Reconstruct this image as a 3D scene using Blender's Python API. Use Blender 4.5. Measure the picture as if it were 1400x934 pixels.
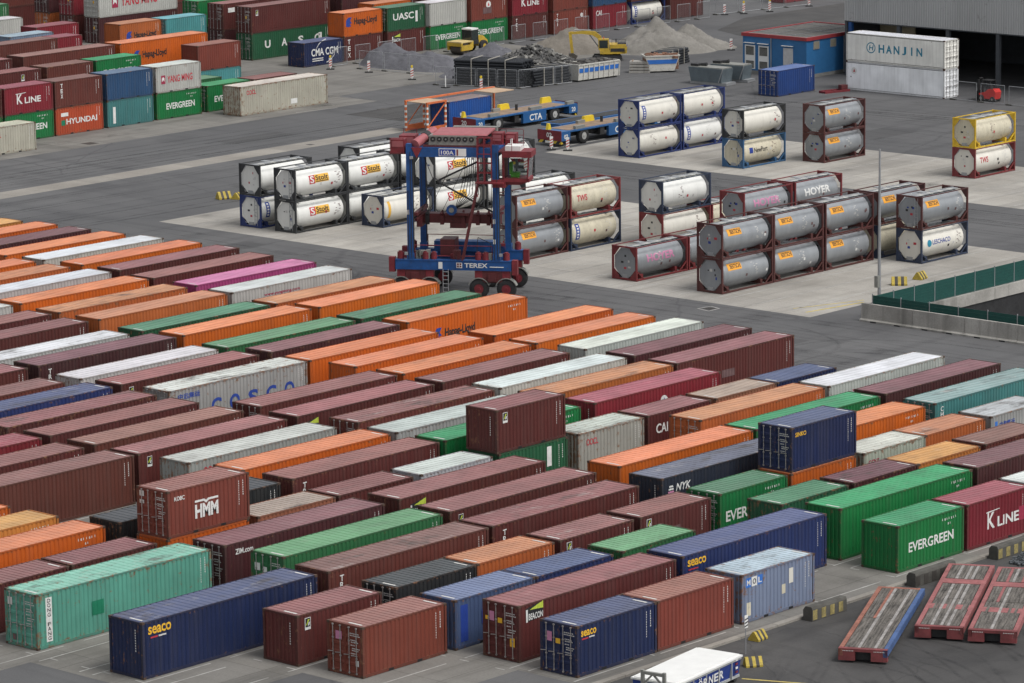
import bpy, bmesh, math, random
from mathutils import noise as mnoise
from math import radians, sin, cos, pi, sqrt
from mathutils import Vector, Matrix

for o in list(bpy.data.objects): bpy.data.objects.remove(o, do_unlink=True)
scene = bpy.context.scene
COL = scene.collection
random.seed(7)

# ------------------------------------------------------------------ camera
cam_d = bpy.data.cameras.new('camera'); cam = bpy.data.objects.new('camera', cam_d); COL.objects.link(cam)
cam_d.sensor_width = 36; cam_d.lens = 5482.93 / 1400 * 36
cam_d.clip_start = 5; cam_d.clip_end = 4000
_p, _y, _r = 0.195436033, 0.735337323, -0.0133137572
_f = Vector((cos(_y)*cos(_p), sin(_y)*cos(_p), -sin(_p)))
_rt = _f.cross(Vector((0, 0, 1))).normalized(); _up = _rt.cross(_f)
_r2 = _rt*cos(_r) + _up*sin(_r); _u2 = -_rt*sin(_r) + _up*cos(_r)
M = Matrix((( _r2.x, _u2.x, -_f.x, 0), (_r2.y, _u2.y, -_f.y, 0), (_r2.z, _u2.z, -_f.z, 54.3123548), (0, 0, 0, 1)))
cam.matrix_world = M
scene.camera = cam
# ------------------------------------------------------------------ sky, sun, exposure
w = bpy.data.worlds.new('World'); scene.world = w; w.use_nodes = True
wn = w.node_tree.nodes; wl = w.node_tree.links; wn.clear()
sky = wn.new('ShaderNodeTexSky'); sky.sky_type = 'NISHITA'; sky.sun_disc = False
SUN_EL, SUN_AZ = 58, 280        # degrees: height, and compass-like angle of the sun in the x-y plane
sky.sun_elevation = radians(SUN_EL); sky.sun_rotation = radians(90 - SUN_AZ)
sky.air_density = 1.0; sky.dust_density = 3.0; sky.ozone_density = 1.0
hs = wn.new('ShaderNodeHueSaturation'); hs.inputs['Saturation'].default_value = 0.16
bg = wn.new('ShaderNodeBackground'); bg.inputs['Strength'].default_value = 0.13
wo = wn.new('ShaderNodeOutputWorld')
wl.new(sky.outputs[0], hs.inputs['Color']); wl.new(hs.outputs[0], bg.inputs[0]); wl.new(bg.outputs[0], wo.inputs[0])
sd = bpy.data.lights.new('sun', 'SUN'); sun = bpy.data.objects.new('sun', sd); COL.objects.link(sun)
sd.energy = 1.5; sd.angle = radians(22); sd.color = (1.0, 0.975, 0.94)
sv = Vector((cos(radians(SUN_AZ))*cos(radians(SUN_EL)), sin(radians(SUN_AZ))*cos(radians(SUN_EL)), sin(radians(SUN_EL))))
sun.rotation_euler = sv.to_track_quat('Z', 'Y').to_euler(); sun.location = (0, 0, 120)
scene.view_settings.view_transform = 'Standard'; scene.view_settings.look = 'None'
scene.view_settings.exposure = 0.40; scene.view_settings.gamma = 1.0
scene.view_settings.use_curve_mapping = False
scene.render.resolution_x = 1024; scene.render.resolution_y = 683

# ------------------------------------------------------------------ helpers
def lin(c): return c/12.92 if c <= 0.04045 else ((c+0.055)/1.055)**2.4
def rgb(r, g, b, k=1.0): return tuple(min(0.95, lin(v/255.0)*k) for v in (r, g, b)) + (1,)

class MB:
    def __init__(s): s.v = []; s.f = []; s.m = []
    def add(s, vs, fs, mi=0):
        b = len(s.v); s.v += [tuple(v) for v in vs]
        for f in fs: s.f.append([i+b for i in f]); s.m.append(mi)
    def box(s, x0, x1, y0, y1, z0, z1, mi=0, tf=None):
        vs = [(x, y, z) for z in (z0, z1) for y in (y0, y1) for x in (x0, x1)]
        if tf: vs = [tf @ Vector(v) for v in vs]
        s.add(vs, [(0,2,3,1), (4,5,7,6), (0,1,5,4), (2,6,7,3), (0,4,6,2), (1,3,7,5)], mi)
    def quad(s, a, b, c, d, mi=0): s.add([a, b, c, d], [(0,1,2,3)], mi)
    def bar(s, a, b, w=0.1, h=None, mi=0):          # rectangular bar from a to b
        a = Vector(a); b = Vector(b); h = w if h is None else h
        d = (b-a).normalized(); up = Vector((0,0,1)) if abs(d.z) < 0.95 else Vector((1,0,0))
        r = d.cross(up).normalized()*w/2; u = r.cross(d).normalized()*h/2
        vs = [p+q for p in (a, b) for q in (-r-u, r-u, r+u, -r+u)]
        s.add(vs, [(0,3,2,1), (4,5,6,7), (0,1,5,4), (1,2,6,5), (2,3,7,6), (3,0,4,7)], mi)
    def cyl(s, a, b, r, n=12, mi=0, r2=None, caps=True):
        a = Vector(a); b = Vector(b); r2 = r if r2 is None else r2
        d = (b-a).normalized(); up = Vector((0,0,1)) if abs(d.z) < 0.95 else Vector((1,0,0))
        e = d.cross(up).normalized(); g = e.cross(d)
        vs = [a+(e*cos(2*pi*i/n)+g*sin(2*pi*i/n))*r for i in range(n)]+[b+(e*cos(2*pi*i/n)+g*sin(2*pi*i/n))*r2 for i in range(n)]
        fs = [(i, n+i, n+(i+1)%n, (i+1)%n) for i in range(n)]
        if caps: fs += [tuple(range(n)), tuple(range(2*n-1, n-1, -1))]
        s.add(vs, fs, mi)
    def tube(s, pts, r=0.03, n=6, mi=0):
        for a, b in zip(pts, pts[1:]): s.cyl(a, b, r, n, mi)
    def lathe(s, prof, a, d, n=20, mi=0, caps=True):           # profile (t along axis, radius)
        a = Vector(a); d = Vector(d).normalized(); up = Vector((0,0,1)) if abs(d.z) < 0.95 else Vector((1,0,0))
        e = d.cross(up).normalized(); g = e.cross(d); vs = []
        for t, r in prof: vs += [a+d*t+(e*cos(2*pi*i/n)+g*sin(2*pi*i/n))*r for i in range(n)]
        fs = [(k*n+i, (k+1)*n+i, (k+1)*n+(i+1)%n, k*n+(i+1)%n) for k in range(len(prof)-1) for i in range(n)]
        if caps: fs += [tuple(range(n)), tuple(range(len(prof)*n-1, (len(prof)-1)*n-1, -1))]
        s.add(vs, fs, mi)
    def prism(s, poly, axis, a, b, mi=0):           # 2-D polygon swept from a to b along axis 'x','y','z'
        n = len(poly)
        def P(u, v, t): return {'x': (t, u, v), 'y': (u, t, v), 'z': (u, v, t)}[axis]
        vs = [P(u, v, a) for u, v in poly]+[P(u, v, b) for u, v in poly]
        s.add(vs, [(i, (i+1)%n, n+(i+1)%n, n+i) for i in range(n)]+[tuple(range(n-1, -1, -1)), tuple(range(n, 2*n))], mi)
    def mesh(s, name, mats, smooth=False):
        me = bpy.data.meshes.new(name); me.from_pydata(s.v, [], s.f)
        for m in (mats if isinstance(mats, (list, tuple)) else [mats]): me.materials.append(m)
        me.polygons.foreach_set('material_index', s.m)
        if smooth: me.polygons.foreach_set('use_smooth', [True]*len(s.f))
        bm = bmesh.new(); bm.from_mesh(me); bmesh.ops.recalc_face_normals(bm, faces=bm.faces); bm.to_mesh(me); bm.free()
        if smooth: me.set_sharp_from_angle(angle=radians(40))
        me.update(); return me
    def build(s, name, mats, parent=None, smooth=False, **k): return obj(name, s.mesh(name, mats, smooth), parent, **k)

def obj(name, me, parent=None, loc=(0,0,0), rz=0, color=None, wear=None):
    o = bpy.data.objects.new(name, me); COL.objects.link(o); o.location = loc
    if rz: o.rotation_euler = (0, 0, rz)
    if parent: o.parent = parent
    if color: o.color = color
    if wear is not None: o['wear'] = wear
    return o
def empty(name, loc, rz=0):
    o = bpy.data.objects.new(name, None); COL.objects.link(o); o.location = loc; o.rotation_euler = (0, 0, rz)
    o.empty_display_size = 0.3; return o
def tag(o, label=None, cat=None, group=None, kind=None):
    if label: o['label'] = label
    if cat: o['category'] = cat
    if group: o['group'] = group
    if kind: o['kind'] = kind
    return o

# ------------------------------------------------------------------ materials
MATS = {}
def nt(name):
    m = bpy.data.materials.new(name); m.use_nodes = True; t = m.node_tree
    b = t.nodes['Principled BSDF']; return m, t, b
def N(t, typ, **k):
    n = t.nodes.new(typ)
    for a, v in k.items(): setattr(n, a, v)
    return n
def mixc(t, fac, a, b, blend='MIX'):
    n = t.nodes.new('ShaderNodeMix'); n.data_type = 'RGBA'; n.blend_type = blend
    for sock, v in ((n.inputs[0], fac), (n.inputs[6], a), (n.inputs[7], b)):
        if hasattr(v, 'is_output'): t.links.new(v, sock)
        else: sock.default_value = v
    return n.outputs[2]
def math_(t, op, a, b=None, clamp=False):
    n = t.nodes.new('ShaderNodeMath'); n.operation = op; n.use_clamp = clamp
    for sock, v in ((n.inputs[0], a), (n.inputs[1], b)):
        if v is None: continue
        if hasattr(v, 'is_output'): t.links.new(v, sock)
        else: sock.default_value = v
    return n.outputs[0]
def noise(t, vec, scale, detail=4, rough=0.55, mapscale=None, off=None):
    if mapscale is not None:
        mp = t.nodes.new('ShaderNodeMapping'); mp.inputs['Scale'].default_value = mapscale; t.links.new(vec, mp.inputs[0]); vec = mp.outputs[0]
    n = t.nodes.new('ShaderNodeTexNoise'); n.inputs['Scale'].default_value = scale; n.inputs['Detail'].default_value = detail
    n.inputs['Roughness'].default_value = rough; t.links.new(vec, n.inputs['Vector']); return n.outputs['Fac']
def ramp(t, fac, lo, hi, a=0.0, b=1.0):
    n = t.nodes.new('ShaderNodeMapRange'); n.inputs[1].default_value = lo; n.inputs[2].default_value = hi
    n.inputs[3].default_value = a; n.inputs[4].default_value = b; t.links.new(fac, n.inputs[0]); return n.outputs[0]
def objvec(t, rnd=True):
    tc = t.nodes.new('ShaderNodeTexCoord'); v = tc.outputs['Object']
    if not rnd: return v
    oi = t.nodes.new('ShaderNodeObjectInfo'); ad = t.nodes.new('ShaderNodeVectorMath'); ad.operation = 'MULTIPLY_ADD'
    t.links.new(oi.outputs['Random'], ad.inputs[0]); ad.inputs[1].default_value = (91, 57, 33); t.links.new(v, ad.inputs[2])
    return ad.outputs[0]

def paint_objcolor(name, dust, dustcol, rough, roof=False, dark=1.0):
    """painted steel whose colour is the object's own colour; wear comes from the object"""
    m, t, b = nt(name); v = objvec(t)
    oi = N(t, 'ShaderNodeObjectInfo'); c = oi.outputs['Color']
    at = N(t, 'ShaderNodeAttribute', attribute_type='OBJECT', attribute_name='wear'); wear = at.outputs['Fac']
    n1 = noise(t, v, 0.45, 3); n2 = noise(t, v, 1.0, 5, 0.6, (3.2, 3.2, 0.22) if not roof else (0.35, 2.0, 2.0)); n3 = noise(t, v, 2.6, 8, 0.68); n4 = noise(t, v, 9.0, 5, 0.6)
    c = mixc(t, 1.0, c, (dark, dark, dark, 1), 'MULTIPLY')
    val = math_(t, 'ADD', ramp(t, n1, 0.3, 0.7, 0.84 if roof else 0.88, 1.14 if roof else 1.10), ramp(t, n2, 0.3, 0.75, 0.06, -0.12))
    cc = N(t, 'ShaderNodeCombineColor'); [t.links.new(val, cc.inputs[i]) for i in range(3)]
    c = mixc(t, 1.0, c, cc.outputs[0], 'MULTIPLY')
    df = math_(t, 'ADD', dust, math_(t, 'MULTIPLY', ramp(t, n2, 0.45, 0.85), dust*0.9+0.06))
    c = mixc(t, df, c, dustcol)
    if roof:                                   # rain-borne dirt left in shallow dents, stronger on some roofs
        st = N(t, 'ShaderNodeAttribute', attribute_type='OBJECT', attribute_name='stain')
        k1 = noise(t, v, 0.55, 7, 0.68, (0.6, 1.3, 1)); k2 = noise(t, v, 0.9, 6, 0.7, (0.5, 1.2, 1))
        c = mixc(t, math_(t, 'MULTIPLY', ramp(t, k1, 0.53, 0.66, 0.0, 0.85), st.outputs['Fac'], True), c, (0.075, 0.066, 0.06, 1))
        c = mixc(t, math_(t, 'MULTIPLY', ramp(t, k2, 0.58, 0.68, 0.0, 0.5), st.outputs['Fac'], True), c, (0.40, 0.38, 0.36, 1))
    # rust and scrapes: more of it the more worn the container is
    tg = N(t, 'ShaderNodeTexCoord'); sx = N(t, 'ShaderNodeSeparateXYZ'); t.links.new(tg.outputs['Generated'], sx.inputs[0])
    e = None                                   # corners and edges chip first
    for ax in ((0, 1) if roof else (0, 2)):
        q = math_(t, 'ABSOLUTE', math_(t, 'SUBTRACT', sx.outputs[ax], 0.5)); q = math_(t, 'POWER', math_(t, 'MULTIPLY', q, 2.0), 22.0 if ax == 0 else 9.0)
        e = q if e is None else math_(t, 'MAXIMUM', e, q)
    th = math_(t, 'SUBTRACT', math_(t, 'SUBTRACT', 0.74, math_(t, 'MULTIPLY', wear, 0.24)), math_(t, 'MULTIPLY', e, 0.13))
    r = math_(t, 'MULTIPLY', math_(t, 'SUBTRACT', n3, th), 11.0, True)
    c = mixc(t, math_(t, 'MULTIPLY', r, 0.85), c, mixc(t, n4, (0.13, 0.05, 0.022, 1), (0.24, 0.13, 0.075, 1)))
    t.links.new(c, b.inputs['Base Color'])
    t.links.new(ramp(t, n4, 0.3, 0.7, rough-0.08, rough+0.14), b.inputs['Roughness'])
    bp = N(t, 'ShaderNodeBump'); bp.inputs['Strength'].default_value = 0.25; bp.inputs['Distance'].default_value = 0.02
    t.links.new(n3, bp.inputs['Height']); t.links.new(bp.outputs[0], b.inputs['Normal'])
    b.inputs['Specular IOR Level'].default_value = 0.35
    return m
PAINT = paint_objcolor('container_paint', 0.012, (0.30, 0.27, 0.24, 1), 0.52)
ROOF = paint_objcolor('container_roof_paint', 0.05, (0.34, 0.31, 0.30, 1), 0.62, True)
FRAME = paint_objcolor('container_frame_paint', 0.05, (0.22, 0.18, 0.15, 1), 0.6, dark=0.72)

def mat(name, col, rough=0.55, metal=0.0, var=0.15, scale=1.5, dirt=0.0, dirtcol=(0.10, 0.08, 0.06, 1), spec=0.4, stretch=None):
    if name in MATS: return MATS[name]
    m, t, b = nt(name); v = objvec(t); n1 = noise(t, v, scale, 5, 0.6, stretch); n2 = noise(t, v, scale*4.5, 6, 0.65)
    lo = tuple(x*(1-var) for x in col[:3])+(1,); hi = tuple(min(1, x*(1+var)) for x in col[:3])+(1,)
    c = mixc(t, ramp(t, n1, 0.3, 0.7), lo, hi)
    if dirt: c = mixc(t, ramp(t, n2, 0.66-dirt*0.3, 0.78-dirt*0.15, 0, 0.8), c, dirtcol)
    t.links.new(c, b.inputs['Base Color']); t.links.new(ramp(t, n2, 0.3, 0.7, max(0.05, rough-0.1), min(1, rough+0.1)), b.inputs['Roughness'])
    b.inputs['Metallic'].default_value = metal; b.inputs['Specular IOR Level'].default_value = spec
    MATS[name] = m; return m
def ground_mat(name, dark, light, s1, s2, rough, bump=0.3, streak=None, stain=(0.04, 0.04, 0.04, 1), stainamt=0.5, joints=None, crack=0.0):
    m, t, b = nt(name); v = objvec(t, False)
    a = noise(t, v, s1, 6, 0.62); f = noise(t, v, s2, 5, 0.7); s = noise(t, v, 0.11, 5, 0.6)
    c = mixc(t, ramp(t, a, 0.3, 0.7), dark, light)
    g = mixc(t, ramp(t, f, 0.25, 0.75), (0.82, 0.82, 0.82, 1), (1.15, 1.15, 1.15, 1)); c = mixc(t, 1.0, c, g, 'MULTIPLY')
    c = mixc(t, ramp(t, s, 0.52, 0.70, 0, stainamt), c, stain)
    if streak:
        for st, amt in streak:
            k = noise(t, v, 1.0, 5, 0.6, st); c = mixc(t, ramp(t, k, 0.5, 0.72, 0, amt), c, stain)
    if joints:
        br = N(t, 'ShaderNodeTexBrick'); br.offset = 0.0; br.inputs['Scale'].default_value = 1.0; br.inputs['Mortar Size'].default_value = 0.025
        br.inputs['Brick Width'].default_value = joints[0]; br.inputs['Row Height'].default_value = joints[1]; br.inputs['Bias'].default_value = 0.0
        br.inputs['Color1'].default_value = (0.86, 0.86, 0.86, 1); br.inputs['Color2'].default_value = (1.12, 1.11, 1.09, 1); br.inputs['Mortar'].default_value = (0.5, 0.48, 0.46, 1)
        t.links.new(v, br.inputs['Vector']); c = mixc(t, 0.75, c, br.outputs['Color'], 'MULTIPLY')
    if crack:
        vo = N(t, 'ShaderNodeTexVoronoi', feature='DISTANCE_TO_EDGE'); vo.inputs['Scale'].default_value = crack
        wv = N(t, 'ShaderNodeVectorMath', operation='ADD'); nn = N(t, 'ShaderNodeTexNoise'); nn.inputs['Scale'].default_value = 0.6; t.links.new(v, nn.inputs['Vector'])
        t.links.new(v, wv.inputs[0]); t.links.new(nn.outputs['Color'], wv.inputs[1]); t.links.new(wv.outputs[0], vo.inputs['Vector'])
        c = mixc(t, ramp(t, vo.outputs['Distance'], 0.0, 0.008, 0.55, 0.0), c, stain)
    t.links.new(c, b.inputs['Base Color']); t.links.new(ramp(t, a, 0.3, 0.7, rough-0.1, rough+0.08), b.inputs['Roughness'])
    bp = N(t, 'ShaderNodeBump'); bp.inputs['Strength'].default_value = bump; bp.inputs['Distance'].default_value = 0.02
    t.links.new(f, bp.inputs['Height']); t.links.new(bp.outputs[0], b.inputs['Normal']); b.inputs['Specular IOR Level'].default_value = 0.3
    return m
ASPH = ground_mat('asphalt', (0.082, 0.082, 0.085, 1), (0.124, 0.123, 0.124, 1), 0.05, 9, 0.85, 0.3, [((0.02, 0.45, 1), 0.5), ((0.4, 0.02, 1), 0.5), ((0.012, 0.02, 1), 0.45)], (0.052, 0.052, 0.055, 1), 0.5, crack=0.045)
ASPH_DARK = ground_mat('dark_asphalt', (0.044, 0.043, 0.043, 1), (0.086, 0.083, 0.081, 1), 0.22, 7, 0.82, 0.3, [((0.06, 0.5, 1), 0.55), ((0.7, 0.1, 1), 0.4)], (0.030, 0.029, 0.029, 1), 0.55, crack=0.12)
CONC = ground_mat('yard_concrete', (0.135, 0.130, 0.120, 1), (0.20, 0.192, 0.178, 1), 0.12, 7, 0.85, 0.25, [((0.05, 0.9, 1), 0.55), ((0.9, 0.05, 1), 0.25)], (0.07, 0.066, 0.06, 1), 0.5, (4.05, 4.05))
PADC = ground_mat('pad_concrete', (0.25, 0.236, 0.213, 1), (0.38, 0.364, 0.335, 1), 0.10, 7, 0.85, 0.25, [((0.05, 0.7, 1), 0.45), ((0.7, 0.05, 1), 0.2)], (0.13, 0.122, 0.11, 1), 0.4, (6.3, 3.9))
STRIPC = ground_mat('gutter_concrete', (0.20, 0.185, 0.165, 1), (0.27, 0.255, 0.23, 1), 0.2, 6, 0.85, 0.25, None, (0.12, 0.11, 0.10, 1), 0.4, (3.0, 5.0))
LINE = ground_mat('line_paint', (0.25, 0.245, 0.23, 1), (0.42, 0.41, 0.39, 1), 1.6, 12, 0.7, 0.1, [((0.5, 0.5, 1), 0.8)], (0.17, 0.165, 0.155, 1), 0.8)
WALLC = ground_mat('wall_concrete', (0.25, 0.24, 0.22, 1), (0.42, 0.405, 0.375, 1), 0.35, 8, 0.85, 0.3, [((0.9, 0.9, 0.06), 0.7)], (0.08, 0.076, 0.068, 1), 0.5)
HOLLOW_SHADE = mat('hollow_shade_black', (0.012, 0.012, 0.013), 0.7)  # flat black that paints the shade inside pockets and slots
WHITE = mat('white_lettering', (0.62, 0.62, 0.60), 0.55, var=0.1, scale=3, dirt=0.12, dirtcol=(0.3, 0.28, 0.26, 1))
MARKW = mat('small_white_marking', (0.52, 0.51, 0.49), 0.6, var=0.1)
L_YEL = mat('yellow_lettering', (0.70, 0.40, 0.03), 0.55, var=0.1)
L_RED = mat('red_lettering', (0.42, 0.035, 0.05), 0.55, var=0.12)
L_CRIM = mat('crimson_lettering', (0.28, 0.025, 0.06), 0.55, var=0.12)
L_BLUE = mat('blue_lettering', (0.02, 0.05, 0.26), 0.55, var=0.12)
L_TEAL = mat('teal_lettering', (0.02, 0.20, 0.30), 0.55, var=0.12)
L_BLK = mat('black_lettering', (0.02, 0.02, 0.022), 0.55)
L_PINK = mat('pink_lettering', (0.50, 0.20, 0.33), 0.55, var=0.15, dirt=0.2, dirtcol=(0.35, 0.34, 0.35, 1), scale=3)
L_GREEN = mat('lime_lettering', (0.42, 0.50, 0.06), 0.55, var=0.1)
L_ORG = mat('orange_decal', (0.72, 0.32, 0.03), 0.5, var=0.08)
L_GOLD = mat('gold_decal', (0.66, 0.38, 0.06), 0.5, var=0.08)
L_DGRN = mat('dark_green_patch', (0.01, 0.17, 0.09), 0.55, var=0.12)
L_LBL = mat('bright_blue_decal', (0.03, 0.14, 0.46), 0.5, var=0.1)
L_GREYP = mat('grey_patch', (0.12, 0.07, 0.07), 0.6, var=0.2)
STEEL = mat('galvanised_steel', (0.33, 0.34, 0.35), 0.45, 0.4, 0.15)
BARST = mat('locking_bar_steel', (0.30, 0.28, 0.27), 0.5, 0.3, 0.25, dirt=0.2)
RUBBER = mat('tyre_rubber', (0.022, 0.022, 0.023), 0.85, var=0.3, scale=3)
GLASS = mat('dark_cab_glass', (0.02, 0.03, 0.03), 0.08, 0, 0.1, spec=0.8)
YEL = mat('machine_yellow', (0.46, 0.31, 0.035), 0.5, var=0.2, scale=1.2, dirt=0.4, dirtcol=(0.16, 0.12, 0.07, 1))
BLK = mat('black_paint', (0.025, 0.025, 0.026), 0.6, var=0.3)
CREAM = mat('cream_tank', (0.62, 0.60, 0.54), 0.4, var=0.07, dirt=0.12, dirtcol=(0.36, 0.32, 0.26, 1), stretch=(1, 1, 0.3))
WTANK = mat('white_tank', (0.66, 0.66, 0.63), 0.38, var=0.06, dirt=0.1, dirtcol=(0.40, 0.37, 0.32, 1), stretch=(1, 1, 0.3))
GTANK = mat('grey_tank', (0.27, 0.285, 0.30), 0.36, 0.25, 0.10, dirt=0.1, dirtcol=(0.20, 0.19, 0.18, 1), stretch=(1, 1, 0.3))
OTANK = mat('stained_cream_tank', (0.52, 0.48, 0.37), 0.45, var=0.12, dirt=0.3, dirtcol=(0.22, 0.18, 0.13, 1), stretch=(1.5, 1.5, 0.4))

# ------------------------------------------------------------------ text
_tc = {}
def text_geo(s, bold=0.012):
    """flat lettering, scaled to a unit box"""
    if (s, bold) in _tc: return _tc[(s, bold)]
    cu = bpy.data.curves.new('lettering', 'FONT'); cu.body = s; cu.size = 1; cu.offset = bold; cu.resolution_u = 3
    o = bpy.data.objects.new('lettering', cu); COL.objects.link(o)
    bpy.context.view_layer.update()
    me = bpy.data.meshes.new_from_object(o.evaluated_get(bpy.context.evaluated_depsgraph_get()))
    vs = [v.co.xy.copy() for v in me.vertices]; fs = [list(p.vertices) for p in me.polygons]
    x0 = min(v.x for v in vs); x1 = max(v.x for v in vs); y0 = min(v.y for v in vs); y1 = max(v.y for v in vs)
    g = ([((v.x-x0)/(x1-x0), (v.y-y0)/(y1-y0)) for v in vs], fs)
    bpy.data.objects.remove(o); bpy.data.curves.remove(cu); bpy.data.meshes.remove(me)
    _tc[(s, bold)] = g; return g
ALLTEXT = ['seaco', 'EVERGREEN', 'KLINE', 'K', 'LINE', 'BEACON', 'M', 'O', 'L', 'HMM', 'COSCO', 'C', 'S', 'DONG FANG', 'ZIM.com', 'Hapag-Lloyd', 'NYK', 'CAI', 'OOCL', 'SINKO',
  'CCKS', 'www.yangming.com', 'YANG MING', 'T', 'R', 'I', 'N', 'TRI', 'UASC', 'U', 'A', 'CMA CGM', 'HYUNDAI', 'HANJIN', 'H', 'Stolt', 'BERTSCHI', 'HOYER', 'TWS', 'NewPort', 'LESCHACO',
  'TEREX', '100A', '20', '02', 'CTA', 'D', 'G', 'F', 'KOBC', '中海集运', '中远集运', 'E', 'X', 'DÖRNER', 'e', 'TAL', 'EXSIF']
for s_ in ALLTEXT: text_geo(s_, 0.022)
def flat_poly(mb, geo, x, z, w_, h_, mi=0, y=0.0, slant=0.0):
    vs, fs = geo; mb.add([(x+u*w_+slant*v*h_, y, z+v*h_) for u, v in vs], fs, mi)
# ================================================================== SETTING
def sheet(name, polys, z, m, kind='structure', label=None):
    mb = MB()
    for poly in polys: mb.add([(x, y, z) for x, y in poly], [tuple(range(len(poly)))])
    o = mb.build(name, m); o['kind'] = kind
    if label: o['label'] = label
    return o
def rect(x0, x1, y0, y1): return [(x0, y0), (x1, y0), (x1, y1), (x0, y1)]
PX0, PX1, PY0, PY1 = 226.35, 290.0, 90.0, 169.55           # the sunken ramp behind the green fence
sheet('ground', [rect(-300, PX0, -300, 1500), rect(PX1, 1600, -300, 1500), rect(PX0, PX1, -300, PY0), rect(PX0, PX1, PY1, 1500)], 0.0, ASPH)
sheet('container_yard', [[(104, 147.8), (127.2, 147.8), (127.2, 135.9), (134.5, 135.9), (134.5, 128.0), (141.6, 128.0), (141.6, 123.45), (207.2, 123.45), (207.2, 262), (104, 262)]], 0.004, CONC)
sheet('tank_pad', [rect(223.3, 254.5, 173.2, 241.2)], 0.004, PADC)
sheet('rear_tank_pad', [rect(271.6, 290.5, 165, 241.3)], 0.004, PADC)
sheet('gutter_strip', [rect(150, 274.6, 260.7, 263.6)], 0.004, STRIPC)
sheet('stack_apron', [rect(190, 287.5, 277.8, 330), rect(287.5, 330, 283.5, 360)], 0.004, CONC)
sheet('asphalt_patch', [rect(278.5, 292, 266.0, 273.5), [(351, 282), (354, 288), (365, 293), (386, 293), (386, 270), (360, 274)]], 0.008, ASPH_DARK)
sheet('forecourt', [rect(-50, 330, 60, 123.4)], 0.003, ASPH_DARK)
mb = MB(); mb.box(141.6, 330, 123.05, 123.44, -0.1, 0.12)
k = mb.build('kerb', STRIPC); k['kind'] = 'structure'
# pit walls and floor
mb = MB()
mb.box(PX0-0.3, PX1, PY1, PY1+0.4, -0.85, 0.02); mb.box(PX0-0.3, PX0, PY0, PY1, -0.85, 0.016)
mb.box(PX0, PX1, PY1+0.1, PY1+0.35, -4.5, -0.85, 1); mb.box(PX0-0.28, PX0-0.05, PY0, PY1, -4.5, -0.85, 1)  # lower walls black, standing in for the shade of a deep opening
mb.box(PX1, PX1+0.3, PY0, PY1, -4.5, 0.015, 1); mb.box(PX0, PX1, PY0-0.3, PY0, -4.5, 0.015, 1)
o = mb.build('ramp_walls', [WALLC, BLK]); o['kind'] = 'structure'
o = sheet('ramp_floor', [rect(PX0-0.1, PX1, PY0, PY1+0.2)], -4.2, mat('ramp_dark_asphalt', (0.018, 0.019, 0.022), 0.45, var=0.2, scale=0.3))  # floor in one near-black tone
# painted lines
mb = MB()
def pline(x0, y0, x1, y1, wd=0.13, z=0.010):
    d = Vector((x1-x0, y1-y0)); d.normalize(); n = Vector((-d.y, d.x))*wd/2
    mb.add([(x0-n.x, y0-n.y, z), (x1-n.x, y1-n.y, z), (x1+n.x, y1+n.y, z), (x0+n.x, y0+n.y, z)], [(0, 1, 2, 3)])
ROWY = [124.76, 128.79, 132.74, 136.84, 140.93, 144.87, 149.05, 153.16, 157.17, 160.94, 164.74, 168.72, 172.54, 176.48, 180.21, 184.17, 188.65, 192.85, 197.32, 201.63, 205.74, 210.32, 214.68, 218.57, 222.44, 226.12, 229.93, 233.71, 237.24]
for i, y in enumerate(ROWY):
    xs = 141.8 if i < 1 else 135 if i < 3 else 127.6 if i < 6 else 112
    for yy in (y-0.28, y+2.72):
        x = xs
        while x < 206:
            if random.random() < 0.6: pline(x, yy, x+5.2, yy, 0.11)
            x += 6.55
    for x in (128.3, 134.7, 141.2, 147.9, 154.6, 161.2, 167.9, 174.5, 181.0, 187.6):
        if x > xs: pline(x, y-0.28, x, y+0.35, 0.1, 0.011); pline(x, y+2.1, x, y+2.72, 0.1, 0.011)
for y in [176, 179.4, 182.4, 183.3, 186.3, 187.4, 190.4, 191.5, 194.6, 196.0, 199.0, 200.0, 203.0, 204.2, 207.2, 208.6, 211.6, 212.8, 215.8, 217, 220, 223.8, 226.8, 227.6, 230.6, 231.5, 234.5, 237.5]:
    pline(224.4, y, 253.6, y, 0.12)
for y in [170, 174, 178, 182, 186, 190, 194, 197, 200.6, 203.8, 207, 210, 213.4, 216.4, 219.8, 223.2, 226.6, 229.2, 231.7, 234.8, 238]: pline(272.5, y, 289.8, y, 0.12)
pline(274, 242.4, 292, 242.4, 0.35); pline(273, 240.6, 290, 240.6, 0.2)
pline(276.5, 278.4, 281.5, 277.6, 0.14); pline(220.67, 180.37, 220.95, 181.7, 0.12); pline(220.9, 181.68, 222.28, 181.45, 0.12); pline(222.2, 181.43, 221.89, 180.4, 0.12); pline(221.9, 180.42, 220.67, 180.4, 0.12)
o = mb.build('lane_lines', LINE); o['kind'] = 'structure'
YLINE = mat('yellow_line_paint', (0.46, 0.36, 0.10), 0.7, var=0.2, dirt=0.35, dirtcol=(0.2, 0.19, 0.17, 1))
mb = MB(); pline(224.6, 174.6, 230.3, 173.7, 0.22); pline(225.2, 176.2, 231, 174.2, 0.15); pline(147.4, 118.5, 149.6, 113.4, 0.16, 0.012)
o = mb.build('yellow_lines', YLINE); o['kind'] = 'structure'
mb = MB()
for x, y, s in ((221.45, 181.0, 0.35), (262, 262.0, 0.3), (250, 279.2, 0.6), (283.6, 273.2, 0.5)): mb.box(x-s, x+s, y-s, y+s, 0.0, 0.013)
o = mb.build('drain_covers', mat('cast_iron', (0.06, 0.055, 0.05), 0.6, 0.3)); o['kind'] = 'structure'

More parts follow.
